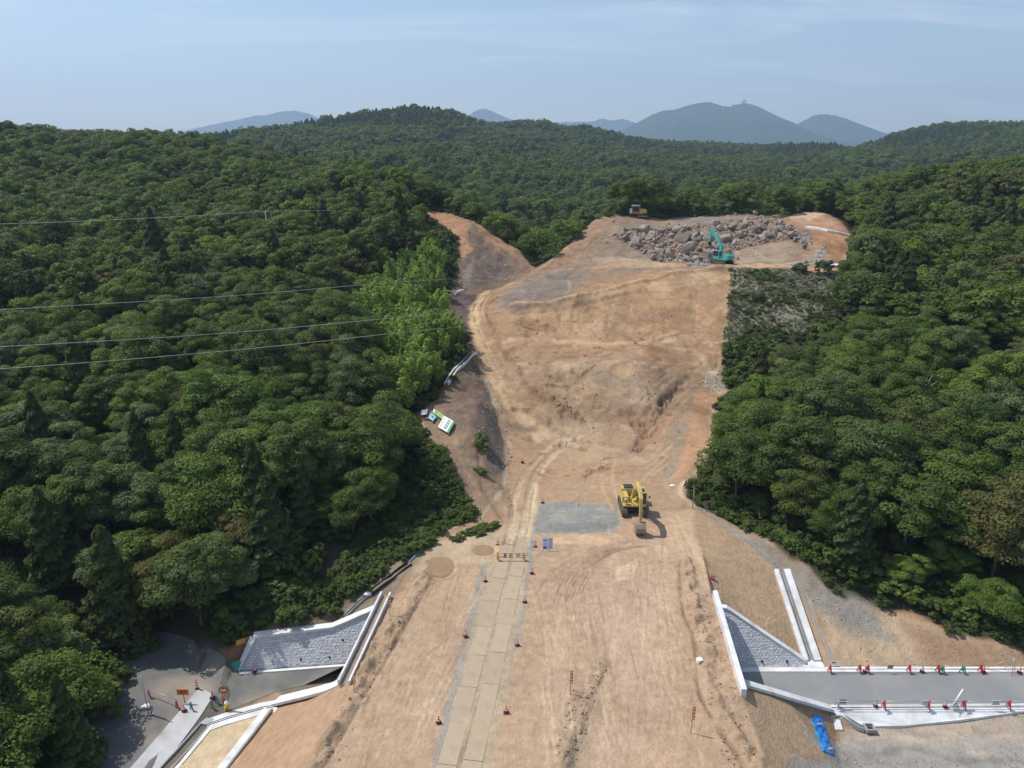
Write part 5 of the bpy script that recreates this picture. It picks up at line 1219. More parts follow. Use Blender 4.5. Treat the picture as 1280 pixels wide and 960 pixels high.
BIGS = [(860,318,2.9),(853,304,3.0),(848,292,2.6),(805,290,2.3),(886,322,2.5),(812,300,2.2),(915,288,2.7),(925,296,2.4),(905,300,2.6),(960,297,2.2),(975,284,2.3),(870,326,2.1),(838,322,2.2),(826,293,2.2),(893,300,2.2),(943,291,2.2),(880,296,2.2),(955,300,1.9),(783,301,1.9),(780,290,1.7),(931,284,2.0),(990,298,2.0),(868,298,2.1),(900,288,2.2)]
for u, v, s in BIGS:
    h = hp(u, v); spots.append((h[0], h[1], s*.66))
while len(spots) < 262 and tries < 30000:
    tries += 1; u = rb.uniform(758, 1003); v = rb.uniform(268, 333)
    if not inside(Pc, np.array([u]), np.array([v]))[0]: continue
    if v < 286 and rb.uniform() < .72: continue
    h = hp(u, v); s = float(np.clip(rb.lognormal(-.42, .42), .30, 1.35))
    if all(math.hypot(h[0]-a, (h[1]-b)) > (s+c)*.70 for a, b, c in spots): spots.append((h[0], h[1], s))
for k in range(16):
    u, v = rb.uniform(740, 1010), rb.uniform(266, 332); h = hp(u, v); spots.append((h[0], h[1], rb.uniform(.3, .6)))
for x, y, s in [(*hp(993,301)[:2], .8), (*hp(1006,310)[:2], .9), (*hp(945,263)[:2], 1.0)]: spots.append((x, y, s))
pz = []
for n, (x, y, s) in enumerate(spots):
    o = link(bpy.data.objects.new('boulder', ROCKS[n % 8])); lift = .62*s + (0.35*s if n % 3 == 0 else 0)
    o.location = (x, y, float(sample(x, y))+lift*.7); o.rotation_euler = tuple(rb.uniform(0, 6.28, 3)*np.array([.15, .15, 1])); k_ = rb.uniform(.9, 1.15); o.scale = (s*k_, s/k_, s*rb.uniform(.85, 1.1))
    if s > .95: tag(o, 'large grey blasted boulder in the heap on the plateau', 'boulder', 'large boulders of the heap')
    else: tag(o, 'grey brown blasted boulder in the heap on the plateau', 'boulder', 'smaller boulders of the heap')
print('boulders', len(spots))
RBX=[];RBY=[];RBS=[];RBK=[]
def rub(px, dens, lo, hi, kind, world=False):
    P = world_poly(px); a = .5*abs(np.dot(P[:,0], np.roll(P[:,1],1))-np.dot(P[:,1], np.roll(P[:,0],1))); n = int(a*dens)
    X = rb.uniform(P[:,0].min(), P[:,0].max(), n*3); Y = rb.uniform(P[:,1].min(), P[:,1].max(), n*3); k = inside(P, X, Y); X, Y = X[k][:n], Y[k][:n]
    s = lo*(hi/lo)**(rb.uniform(0, 1, len(X))**2.2); RBX.append(X); RBY.append(Y); RBS.append(s); RBK.append(np.full(len(X), kind))
rub([(855,330),(862,322),(885,314),(892,322),(886,333),(860,334)], 4, .18, .5, 0)
rub([(1008,330),(1030,305),(1036,315),(1032,326),(1015,333)], 3, .15, .45, 0); rub([(980,330),(1008,324),(1005,332),(985,334)], 3, .15, .4, 0); rub([(995,288),(1012,292),(1018,306),(1000,304)], 3, .18, .5, 0)
rub(PILE, 7.0, .10, .6, 2); rub([(740,290),(780,282),(970,266),(990,282),(900,286),(800,290),(760,310)], .35, .10, .4, 1)
rub([(745,335),(830,330),(960,330),(1000,334),(745,337)], .25, .08, .25, 1); rub([(920,304),(985,302),(990,322),(930,326)], .3, .08, .3, 1)
rub([(862,480),(905,450),(903,472),(918,490),(880,484)], 5, .07, .3, 1); rub([(600,470),(620,515),(634,560),(628,640),(638,640),(642,555),(626,505),(610,465)], 4, .06, .26, 1)
rub([(560,362),(576,300),(590,280),(650,312),(668,335),(640,350),(600,362)], .5, .08, .4, 1); rub([(604,480),(622,515),(633,560),(630,615),(615,600),(604,560)], 3, .05, .2, 1)
rub([(530,520),(590,450),(604,475),(612,520),(600,545),(560,535)], 1.0, .05, .2, 1)
rub([(660,500),(740,540),(850,560),(850,480),(700,470)], .5, .05, .28, 2); rub([(640,385),(905,345),(900,430),(640,430)], .12, .06, .25, 2); rub([(690,510),(720,525),(710,500),(690,490)], 2.5, .08, .4, 2)
rub([(855,740),(905,760),(930,870),(950,960),(905,960),(880,860)], 9, .03, .16, 2); rub([(540,700),(470,800),(385,960),(420,960),(480,830),(548,715)], 7, .03, .15, 2)
rub([(715,860),(690,958),(722,958),(745,870),(762,830),(750,828)], 16, .03, .17, 2); rub([(430,700),(640,690),(660,960),(400,960)], .25, .02, .08, 2); rub([(660,700),(870,700),(900,960),(650,960)], .3, .02, .08, 2)
rub([(1000,915),(1070,915),(1280,890),(1280,1000),(990,1000)], 4, .025, .12, 1); rub([(1060,950),(1280,940),(1280,985),(1060,985)], 5, .03, .16, 0)
rub([(1010,735),(1100,765),(1180,790),(1280,818),(1280,834),(1060,832),(1030,790)], 1.6, .03, .16, 1); rub([(1020,745),(1100,770),(1110,800),(1060,790)], 3, .04, .16, 0)
rub([(560,665),(640,660),(620,700),(560,690)], 1.2, .03, .15, 2); rub([(268,822),(318,792),(300,838)], 2, .04, .2, 2)
X = np.concatenate(RBX); Y = np.concatenate(RBY); S_ = np.concatenate(RBS); K_ = np.concatenate(RBK)
for nm, kk, sh, lb in (('rubble', 0, PEB, 'blue grey broken stone spread in patches'), ('loose_stones', 1, PEB2, 'pale loose stones over the bare slopes and gravel'), ('earth_clods', 2, EARTH, 'brown clods along ruts, windrows and between the boulders')):
    k = K_ == kk; scatter(nm, sh, X[k], Y[k], sample(X[k], Y[k])+S_[k]*.2, np.repeat(S_[k][:, None], 3, 1), lb, 70+kk, .5)
print('stones', len(X))
# ------------------------------------------------------------------ site furniture
def gz(u, v, road=None):
    """stand point under a photo pixel: on the road plane or on the terrain"""
    if road is not None: return PZ(u, v, road)
    return hp(u, v)
CONE = None
def cone(u, v, label, road=None, s=1.0):
    global CONE
    if CONE is None:
        r = empty('traffic_cone', (0,0,0)); bm = bmesh.new(); tube(bm, [(0,0,.03),(0,0,.70)], [.16,.03], 14); c = mesh_obj('cone_body', bm, m_red, r)
        for z0, z1 in ((.26,.36),(.46,.55)):
            bm = bmesh.new(); f = lambda z: .16+(.03-.16)*(z-.03)/.67+.004; tube(bm, [(0,0,z0),(0,0,z1)], [f(z0), f(z1)], 14, False); mesh_obj('reflective_band', bm, m_white, c)
        bm = bmesh.new(); box(bm, (0,0,.02), (.40,.40,.045)); mesh_obj('base', bm, m_red, r, .01)
        bm = bmesh.new(); tube(bm, [(0,0,.05),(0,0,.12)], .21, 12); mesh_obj('weight_ring', bm, m_blk, r); CONE = r; o = r
    else: o = copy_tree(CONE)
    p = gz(u, v, road); o.location = (p[0], p[1], p[2]+.005); o.scale = (s, s, s); o.rotation_euler = (0, 0, u*.7); return tag(o, label, 'traffic cone', 'red traffic cones')
for u, v, l in [(621.7,682,'red cone at the left end of the thin rope across the plate track'),(606.7,727,'red cone left of the plate track, first one below the barrier'),(582,796,'red cone left of the plate track, halfway down'),
                (548.3,904,'red cone left of the plate track, nearest the bottom edge'),(664.7,717,'red cone right of the plate track, first one below the barrier'),(656,753,'red cone right of the plate track, second below the barrier'),
                (646.7,807,'red cone right of the plate track, third below the barrier'),(632.7,891,'red cone right of the plate track, nearest the bottom edge'),
                (653,578,'red cone highest up, beside the bend of the haul track'),(678.2,629,'red cone at the top left corner of the grey gravel pad'),(722.5,634,'red cone at the top edge of the grey gravel pad'),
                (669,684,'red cone just left of the white information board')]: cone(u, v, l)
cone(318.5,840,'red cone at the foot of the long left block wall', -5.9)
cone(1081,840,'red cone between two barricade stands on the far kerb near the slanting gutter', -5.9); cone(1152.4,840,'red cone standing alone on the far kerb of the right-hand road', -5.9)
cone(1229,840,'red cone touching a barricade stand on the far kerb', -5.9); cone(1274,841,'red cone at the far kerb, right of the grey tripod', -5.9)
cone(1094,883,'dark red cone at the end of the first pipe run on the near kerb', -5.9); cone(1181,884,'red cone on the near kerb left of the white lamp stand', -5.9)
cone(230.5,889,'red cone beside the orange sign on the old road', -5.9); cone(266,873,'red and white cone with white base beside the round brown sign', -5.9, 1.2)
r = empty('striped_post', PZ(246.5,861,-5.9), label='slim red and white striped post at the tip of the pale pavement', cat='post'); bm = bmesh.new(); tube(bm, [(0,0,.03),(0,0,1.0)], .09, 12); mesh_obj('post', bm, m_red, r)
for z in (.2,.5,.8):
    bm = bmesh.new(); tube(bm, [(0,0,z),(0,0,z+.14)], .095, 12, False); mesh_obj('band', bm, m_white, r)
bm = bmesh.new(); tube(bm, [(0,0,0),(0,0,.05)], .2, 12); mesh_obj('base', bm, m_blk, r)
# barricade stands and their pipes
STAND = {}
def stand(u, v, label, m, road=-5.9, rz=0.0, key='red'):
    if key not in STAND:
        r = empty('barricade_stand', (0,0,0)); bm = bmesh.new()
        tube(bm, [(0,-.30,0),(0,-.05,.92),(0,.05,.92),(0,.30,0)], .045, 8); mesh_obj('frame', bm, m, r)
        bm = bmesh.new(); tube(bm, [(0,-.22,.3),(0,.22,.3)], .035, 8); tube(bm, [(0,-.10,.72),(0,.10,.72)], .035, 8); mesh_obj('crossbar', bm, m, r)
        bm = bmesh.new(); box(bm, (0,0,.50), (.03,.20,.34)); mesh_obj('panel', bm, m, r); STAND[key] = r; o = r
    else: o = copy_tree(STAND[key])
    o.location = PZ(u, v, road); o.rotation_euler = (0, 0, rz); return tag(o, label, 'barricade stand', 'barricade stands')
ord_ = ['first','second','third','fourth','fifth','sixth','seventh']
far_u = [1036.8,1073.8,1084,1135.8,1172,1225]
for k, u in enumerate(far_u): stand(u, 841, 'red barricade stand on the far kerb of the right-hand road, %s from the block wall' % ord_[k], m_red, rz=.25)
near_u = [1104,1159,1203.8,1259.7,1300]
for k, u in enumerate(near_u[:4]): stand(u, 886, 'red barricade stand on the near kerb of the right-hand road, %s from the blue sheet' % ord_[k], m_red, -5.9, .25)
stand(1177,842,'small green barricade stand touching a red one on the far kerb', m_green, -5.9, .6, 'green'); stand(1203,842,'green barricade stand alone on the far kerb', m_green, -5.9, .6, 'green')
stand(1046,884,'grey barricade stand at the corner where the near kerb begins', m_galv, -5.9, .1, 'grey')
def pipes(u0, u1, v, label, z0=-5.9):
    a, b = PZ(u0, v, z0), PZ(u1, v, z0)
    for k, h in enumerate((.33,.80)):
        bm = bmesh.new(); tube(bm, [(a[0]-.25,a[1]+(.07 if h<.5 else 0)-.02,a[2]+h),(b[0]+.25,b[1]+(.07 if h<.5 else 0)-.02,b[2]+h)], .026, 7)
        mesh_obj('scaffold_pipe', bm, m_galv, label=('lower ' if k == 0 else 'upper ')+label, cat='pipe', group='grey pipes of the roadside barriers')
for a, b, l in [(1036.8,1073.8,'grey pipe above the slanting gutter outlet on the far kerb'),(1084,1135.8,'grey pipe with the small sign box on the far kerb'),(1135.8,1172,'grey pipe behind the lone cone on the far kerb'),(1172,1225,'grey pipe behind the green stand on the far kerb')]: pipes(a, b, 840.5, l)
for a, b, l in [(1046,1094,'grey pipe above the apron drain on the near kerb'),(1104,1159,'grey pipe in the second run of the near kerb'),(1159,1203.8,'grey pipe behind the lamp stand on the near kerb'),(1203.8,1259.7,'grey pipe holding the right-hand white sign'),(1259.7,1320,'grey pipe leaving the picture on the near kerb')]: pipes(a, b, 885.5, l)
def hung_sign(u, v, w, h, label, m, z0=-5.9, top=.95):
    p = PZ(u, v, z0); r = empty('hanging_sign', (p[0], p[1]-.06, p[2]), label=label, cat='sign'); bm = bmesh.new(); box(bm, (0,0,top-h/2), (w,.025,h)); mesh_obj('board', bm, m, r)
    for k in range(3):
        bm = bmesh.new(); box(bm, (0,-.016,top-h*(.25+.25*k)), (w*.7,.004,h*.07)); mesh_obj('lettering', bm, m_dkgrey, r)
hung_sign(1111,841,.55,.4,'small grey sign box on the pipe of the far kerb',m_galv); hung_sign(1154,885.5,.62,.5,'white notice hanging left of a red stand on the near kerb',m_white)
hung_sign(1242.5,885.5,.75,.5,'white notice hanging alone between red stands on the near kerb',m_white); hung_sign(1052,884,.6,.5,'pale notice hanging on the first pipe of the near kerb',m_galv)
p = PZ(1262.7,841,-5.9); r = empty('tripod', p, label='tall grey tripod standing on the far kerb near the right picture edge', cat='tripod')
for a in (.2,2.3,4.4): bm = bmesh.new(); tube(bm, [(math.cos(a)*.55,math.sin(a)*.55,0),(0,0,1.75)], .028, 7); mesh_obj('leg', bm, m_galv, r)
bm = bmesh.new(); tube(bm, [(-2.1,.5,.1),(0,0,1.7)], .024, 7); mesh_obj('brace', bm, m_galv, r)
p = PZ(1194,886,-5.9); r = empty('lamp_stand', p, label='small portable lamp stand with a long white arm leaning over the road', cat='lamp stand')
for a in (.4,2.5,4.6): bm = bmesh.new(); tube(bm, [(math.cos(a)*.45,math.sin(a)*.45,0),(0,0,.6)], .03, 7); mesh_obj('leg', bm, m_galv, r)
bm = bmesh.new(); box(bm, (0,0,.35), (.35,.3,.3)); mesh_obj('battery_box', bm, m_galv, r, .02)
bm = bmesh.new(); tube(bm, [(-.35,0,.15),(.55,.35,1.85)], .07, 8); mesh_obj('arm', bm, m_white, r)
# barrier across the plate track with three notices
h0, h1 = hp(622.5, 701), hp(655, 701)
STAND.pop('orange', None)
for (h, l) in ((h0,'orange barricade stand at the left end of the barrier across the plate track'),(h1,'orange barricade stand at the right end of the barrier across the plate track')):
    o = stand(640, 700, l, m_org, 0, .35, 'orange'); o.location = (h[0], h[1], h[2]+.05)
for z, l in ((.35,'lower orange pipe of the barrier across the plate track'),(.85,'upper orange pipe of the barrier across the plate track')):
    bm = bmesh.new(); tube(bm, [(h0[0]-.2,h0[1],h0[2]+.05+z),(h1[0]+.2,h1[1],h1[2]+.05+z)], .028, 7); mesh_obj('barrier_pipe', bm, m_org, label=l, cat='pipe')
for u, w, m, l in ((631.5,.30,mat('maroon_board',(.20,.04,.05),.6),'dark maroon notice on the track barrier'),(638.5,.42,mat('lime_board',(.42,.42,.05),.6),'yellow green notice in the middle of the track barrier'),(647.5,.38,m_galv,'grey notice on the track barrier')):
    p = hp(u, 701); r = empty('barrier_notice', (p[0], p[1]-.05, p[2]+.05), label=l, cat='sign'); bm = bmesh.new(); box(bm, (0,0,.62), (w,.02,.5)); mesh_obj('board', bm, m, r)
    for k in range(2): bm = bmesh.new(); box(bm, (0,-.013,.52+.2*k), (w*.7,.004,.05)); mesh_obj('lettering', bm, m_white, r)
a, b = hp(622,681), hp(646,683); bm = bmesh.new(); tube(bm, [(a[0],a[1],a[2]+.4),((a[0]+b[0])/2,(a[1]+b[1])/2,a[2]+.22),(b[0],b[1],b[2]+.12)], .018, 6); mesh_obj('rope', bm, m_dkgrey, label='thin dark rope across the plate track above the barrier', cat='rope')
# information board
h = hp(684.5, 688); r = empty('information_board', (h[0], h[1], h[2]), .05, label='white information board with blue panel and red marks below the gravel pad', cat='information board')
bm = bmesh.new(); box(bm, (0,0,.85), (1.12,.04,1.35), rx=-.18); mesh_obj('board', bm, mat('pale_blue_board',(.62,.68,.80),.5), r, .01)
def onboard(x, z, w, hh, m, nm):
    bm = bmesh.new(); box(bm, (x, -.028+(z-.85)*math.tan(.18)*1.0, z), (w,.012,hh), rx=-.18); mesh_obj(nm, bm, m, r)
mb = mat('blue_print',(.10,.16,.36),.5); onboard(-.30,.42,.38,.30,mb,'picture'); onboard(-.30,.80,.34,.26,mat('light_print',(.42,.55,.66),.5),'picture'); onboard(-.30,1.2,.34,.12,mb,'lettering')
for k in range(4): onboard(.22,.42+.27*k,.15,.13,m_red if k < 3 else mb,'sign_mark')
for k in range(5): onboard(.42,.35+.24*k,.10,.10,mat('grey_print',(.35,.35,.4),.5) if k == 0 else mb,'lettering')
for x in (-.45,.45): bm = bmesh.new(); tube(bm, [(x,.45,0),(x,-.02+.22,1.3)], .025, 6); mesh_obj('leg', bm, m_galv, r)
# orange and white marker boards on stakes
def marker(top, bot, label, tilt=0.0, H=2.5, bl=1.25):
    p = hp(*bot); r = empty('marker_board', (p[0], p[1], p[2]), label=label, cat='marker board'); bm = bmesh.new(); tube(bm, [(0,0,-.2),(.02,0,H)], .03, 7); mesh_obj('stake', bm, m_wood, r)
    bm = bmesh.new(); box(bm, (.07,-.05,H-bl/2), (.22,.03,bl)); bd = mesh_obj('board', bm, m_org, r)
    for k in range(4): bm = bmesh.new(); box(bm, (.07,-.068,H-bl*(.13+.25*k)), (.15,.006,.12)); mesh_obj('lettering', bm, m_white, bd)
    return r
marker((715.7,841),(712.7,870),'orange marker board on a stake in the middle of the embankment'); marker((869,888),(863.5,916),'orange marker board on a stake near the right edge windrow')
marker((487.7,743),(487.5,770),'orange marker board on a stake at the top end of the left trough wall', H=2.2); marker((442.7,840),(443,868),'orange and white marker board at the bottom end of the left trough wall', H=1.9, bl=.9)
h = hp(890.5, 724); r = empty('marker_block', h, label='tiny red and white marker block at the right edge of the embankment top', cat='marker'); bm = bmesh.new(); box(bm, (0,0,.2), (.35,.25,.4)); mesh_obj('block', bm, m_red, r); bm = bmesh.new(); box(bm, (0,-.13,.25), (.2,.01,.15)); mesh_obj('reflector', bm, m_white, r)
h = hp(874, 828); r = empty('survey_box', h, .3, label='small white box on the windrow near the right parapet', cat='box'); bm = bmesh.new(); box(bm, (0,0,.15), (.45,.4,.3)); mesh_obj('box', bm, m_white, r, .02); bm = bmesh.new(); box(bm, (0,0,.33), (.5,.45,.05)); mesh_obj('lid', bm, m_white, r, .01)
# posts
for (u, v, H, m, l, c) in [(865.5,637,3.0,m_wood,'thin pale wooden post at the corner where the right slope begins','post'),(601,650,1.6,m_green,'thin green post at the foot of the left cut slope','post'),(895,746,1.4,m_galv,'short steel pin behind the far end of the right parapet','post')]:
    p = hp(u, v); r = empty('post', p, label=l, cat=c); bm = bmesh.new(); tube(bm, [(0,0,-.2),(0,0,H)], [.06,.045], 8); mesh_obj('shaft', bm, m, r); bm = bmesh.new(); tube(bm, [(0,0,H-.002),(0,0,H+.06)], [.07,.03], 8); mesh_obj('cap', bm, m, r)
def sack(p, s, label, m=None, rz=0):
    bm = bmesh.new(); bmesh.ops.create_icosphere(bm, subdivisions=2, radius=1)
    for v in bm.verts: v.co = Vector((v.co.x*s, v.co.y*s*.62, max(v.co.z, -.55)*s*.42+.2*s))*(1+.05*math.sin(v.co.x*9+v.co.y*7))
    for f in bm.faces: f.smooth = True
    o = mesh_obj('sandbag', bm, m or m_white, label=label, cat='sandbag'); o.location = p; o.rotation_euler = (0,0,rz); return o
sack(hp(461,743), .55, 'white sack at the lower end of the dark flume', rz=.3); sack(hp(841,608), .45, 'small white sack on the brown slope above the yellow excavator')
for k, (u, v, l) in enumerate([(289,835,'leftmost'),(294,837,'middle'),(299,834,'rightmost')]): sack(PZ(u, v, -5.9), .42, l+' of three white sandbags at the left end of the long block wall', rz=k)
# the old road on the left: signs, stands, poles
def sign_on_leg(u, v, label, shape, m, H=1.7, name='road_sign', legm=None):
    p = PZ(u, v, -5.92); r = empty(name, p, label=label, cat='road sign'); bm = bmesh.new(); tube(bm, [(0,0,0),(0,0,H)], .035, 8); mesh_obj('post', bm, legm or m_red, r)
    bm = bmesh.new()
    if shape == 'disc': tube(bm, [(0,-.06,H),(0,-.02,H)], .42, 22)
    else: box(bm, (0,-.05,H), shape)
    bd = mesh_obj('board', bm, m, r)
    for k in range(3): bm = bmesh.new(); box(bm, (-.18+.18*k, -.085, H+.02*(-1)**k), (.11,.006,.22)); mesh_obj('lettering', bm, mat('dark_red_print',(.25,.03,.03),.6) if shape != 'disc' else m_white, bd)
    return r
sign_on_leg(231,878,'rectangular orange sign with dark red marks beside the old road',(1.05,.04,.6),m_org,1.2)
sign_on_leg(283,886,'round rusty brown sign on a red post above the pale kerb','disc',mat('rusty_brown_sign',(.30,.11,.04),.7,dirt=(.45,.25,.12),dirt_scale=5),2.1)
stand(279.5,879,'red barricade stand behind the round rusty sign',m_red,-5.92,.5); stand(222,886,'dark red barricade stand in the tree shade near the pale pavement',m_red,-5.92,.9); stand(187,872,'dark red barricade stand beside the steel poles in the shade',m_red,-5.92,.9)
stand(272,880,'teal barricade stand between the red and white cone and the round sign',m_teal_pl,-5.92,.9,'teal'); stand(266,886,'small green barricade stand in front of the red and white cone',m_green,-5.92,.9,'green'); stand(240,888,'teal barricade stand on the pale pavement',m_teal_pl,-5.92,.9,'teal')
a, b = PZ(187,870,-5.92), PZ(222,884,-5.92)
for z, l in ((.35,'lower'),(.8,'upper')): bm = bmesh.new(); tube(bm, [(a[0],a[1],a[2]+z),(b[0],b[1],b[2]+z)], .026, 7); mesh_obj('scaffold_pipe', bm, m_galv, label=l+' pipe between the two dark red stands in the tree shade', cat='pipe')
p = PZ(284.5,888,-5.92); r = empty('barricade_stand', p, .3, label='stout yellow and black barricade stand with a rounded white top on the pale kerb', cat='barricade stand')
bm = bmesh.new(); tube(bm, [(0,0,0),(0,0,.25),(0,0,.55),(0,0,.7)], [.24,.27,.22,.14], 14); mesh_obj('body', bm, m_yel, r); bm = bmesh.new(); box(bm, (0,-.235,.25), (.2,.05,.32)); mesh_obj('black_panel', bm, m_blk, r, .01)
bm = bmesh.new(); bmesh.ops.create_uvsphere(bm, u_segments=16, v_segments=10, radius=.2, matrix=Matrix.Translation((0,0,.82))); mesh_obj('rounded_top', bm, m_white, r)
for x, nm in ((186,'taller'),(190,'shorter')):
    p = PZ(x, 893, -5.92); r = empty('steel_pole', p, label=nm+' pale steel pole standing in the tree shade by the old road', cat='pole'); H = 4.2 if nm == 'taller' else 2.6
    bm = bmesh.new(); tube(bm, [(0,0,0),(0,0,H)], .045, 8); mesh_obj('shaft', bm, m_galv, r); bm = bmesh.new(); box(bm, (0,0,.02), (.3,.3,.04)); mesh_obj('foot_plate', bm, m_galv, r)
sack(PZ(183,884,-5.9), .5, 'pale sack leaning at the foot of the steel poles')
bm = bmesh.new(); P = [PZ(u, v, z) for u, v, z in [(283,842,-5.9),(296,838,-5.6),(303,824,-5.0),(288,828,-5.3)]]; prism(bm, P[::-1], .05); mesh_obj('green_net', bm, m_green, label='dark green net over the bank at the end of the long block wall', cat='net')
bm = bmesh.new(); box(bm, (0,0,0), (.12,2.1,.5), ry=0); o = mesh_obj('form_board', bm, mat('orange_form_board',(.55,.30,.06),.7), label='orange form board along the left end of the long block wall', cat='board'); o.location = (-25.9,58.3,-3.6); o.rotation_euler = (-.35,0,-.45)
# blue tank and white sacks beside the cleared slope
h = hp(1037, 333); r = empty('water_tank', h, label='dark blue tank at the plateau rim beside the orange bank', cat='tank'); bm = bmesh.new(); tube(bm, [(0,0,0),(0,0,1.25)], .62, 18); mesh_obj('body', bm, mat('dark_blue_tank',(.03,.07,.16),.5), r); bm = bmesh.new(); tube(bm, [(0,0,1.25),(0,0,1.35)], [.5,.3], 18); mesh_obj('lid', bm, m_dkgrey, r)
for k, (u, l) in enumerate([(1042,'white bulk sack right beside the dark blue tank'),(1047,'pinkish white bulk sack farthest from the dark blue tank')]):
    h = hp(u, 333); sack((h[0], h[1]-.3, h[2]+.1), .95, l)
# large boards lying on the left slope
def slope_board(quad, label, cols, glyphs=None):
    P = [Vector(hp(u, v)) for u, v in quad]; up = Vector((.25,-.35,.9)).normalized()*.55
    P = [p+up for p in P]; n = (P[1]-P[0]).cross(P[3]-P[0]).normalized(); 
    if n.z < 0: n = -n
    P[2] = P[1]+P[3]-P[0]
    r = empty('slope_sign', (0,0,0), label=label, cat='sign'); bm = bmesh.new(); f = [bm.verts.new(p) for p in P]; g = [bm.verts.new(p-n*.06) for p in P]
    bm.faces.new(f); bm.faces.new(g[::-1])
    for i in range(4): bm.faces.new((f[i], g[i], g[(i+1)%4], f[(i+1)%4]))
    mesh_obj('board', bm, cols[0], r)
    def patch(x0, x1, y0, y1, m, nm, lift=.012):
        bm = bmesh.new(); q = [P[0]+(P[1]-P[0])*x+(P[3]-P[0])*y+n*lift for x, y in ((x0,y0),(x1,y0),(x1,y1),(x0,y1))]; bm.faces.new([bm.verts.new(p) for p in q]); mesh_obj(nm, bm, m, r)
    for a in (glyphs or []): patch(*a)
    for k in (0, 1, 2, 3): bm = bmesh.new(); tube(bm, [P[k]-n*.05, P[k]-up*1.4], .04, 6); mesh_obj('post', bm, m_galv, r)
m_ink = mat('black_print',(.03,.03,.035),.7); m_gr = mat('green_print',(.10,.40,.13),.6); m_lime = mat('lime_print',(.42,.50,.18),.6); m_cyan = mat('light_blue_print',(.22,.46,.52),.6); m_lilac = mat('grey_lilac_sheet',(.30,.29,.34),.7)
G = []
for i in range(4):
    y = .12+i*.2
    G += [(.44,.72,y,y+.035,m_ink,'lettering'),(.44,.72,y+.09,y+.12,m_ink,'lettering'),(.50,.53,y,y+.14,m_ink,'lettering'),(.62,.65,y-.01,y+.15,m_ink,'lettering')]
for i in range(6): G.append((.12,.20,.1+i*.13,.17+i*.13,mat('grey_lettering',(.35,.35,.42),.7) if i == 0 else bpy.data.materials['grey_lettering'],'lettering'))
G.append((.84,1.0,0,1,m_gr,'green_band'))
slope_board([(554.4,523.1),(567.5,530.6),(558.1,546.9),(546.3,536.9)], 'white board with black characters and a green edge band on the left slope', [m_white], G)
slope_board([(541.3,514.0),(554.0,523.1),(550.2,528.4),(539.6,518.5)], 'narrow yellow green landscape board above the light blue board on the left slope', [m_lime], [(.2,.45,.2,.7,m_gr,'picture'),(.6,.8,.3,.8,m_gr,'picture'),(.05,.15,.1,.8,m_white,'picture')])
slope_board([(538.4,519.3),(544.8,524.0),(541,531),(533.8,525)], 'light blue board below the landscape board on the left slope', [m_cyan], [(.45,.65,.35,.6,m_ink,'lettering'),(.2,.8,.75,.85,m_white,'lettering')])
slope_board([(526,515.8),(533.8,514.4),(531.2,523.8),(525.0,522.4)], 'small grey lilac board farthest left on the slope', [m_lilac], [(.3,.7,.8,.95,m_white,'lettering')])
# overhead lines
m_wire = mat('grey_cable', (.42,.43,.43), .5, .2, var=0)
def wire(pp, label, rad=.035):
    Q = catmull([PY(u, v, Y*(.78 if u < 600 else .92)) for u, v, Y in pp], 24); bm = bmesh.new(); tube(bm, [tuple(q) for q in Q], [rad*(1 if q[0] < -8 else .55) for q in Q], 5); mesh_obj('overhead_cable', bm, m_wire, label=label, cat='cable')
wire([(-300,401,86),(0,387,92),(300,369,100),(540,350,108),(800,340,120),(1070,344,135),(1290,316,150),(1600,262,170)], 'uppermost of the three long pale cables crossing the left forest', .024)
wire([(-300,447,84),(0,433.5,90),(300,415,98),(560,391,106),(700,381,114),(1000,362,132),(1290,330,148),(1600,285,165)], 'middle of the three long pale cables crossing the left forest', .026)
wire([(-300,475,82),(0,461,88),(300,437,96),(560,410,104),(700,402,112),(1000,392,128),(1290,362,146),(1600,320,160)], 'lowest of the three long pale cables crossing the left forest', .026)
wire([(-300,285,150),(0,280,158),(200,272,164),(331.5,264.5,170),(420,263,176)], 'short dark cable over the upper left forest, held by the grey pole', .03)
p = PY(331.5, 264, 170); r = empty('utility_pole', (p[0], p[1], p[2]-9.5), label='grey utility pole among the trees of the upper left forest', cat='utility pole')
bm = bmesh.new(); tube(bm, [(0,0,-.5),(0,0,9.6)], [.2,.12], 10); mesh_obj('shaft', bm, m_conc_grey, r); bm = bmesh.new(); box(bm, (0,0,9.3), (1.4,.1,.1)); mesh_obj('crossarm', bm, m_galv, r)
for x in (-.6,0,.6): bm = bmesh.new(); tube(bm, [(x,0,9.35),(x,0,9.55)], .06, 8); mesh_obj('insulator', bm, m_white, r)
# lone tall tree beside the cleared slope
def lone(u, v, kind, var, s, label, cat='tree'):
    cm, tm = {'broad': BROAD, 'bright': BRIGHT, 'pale': PALE, 'con': CONI}[kind][var]; h = hp(u, v) or hit(u, v); r = empty('broadleaf_tree' if kind != 'con' else 'conifer_tree', (h[0], h[1], h[2]-.2), u, label=label, cat=cat); r.scale = s
    link(bpy.data.objects.new('crown', cm), r); link(bpy.data.objects.new('trunk', tm), r)
lone(1068,385,'broad',3,(1.0,1.0,1.25),'tall dark tree with bare lower trunk at the right edge of the cleared slope')
lone(905,585,'broad',1,(.7,.7,.75),'small dense tree at the soil edge right of the yellow excavator'); lone(920,545,'broad',5,(.75,.75,.8),'compact tree at the soil edge below the stony patch')

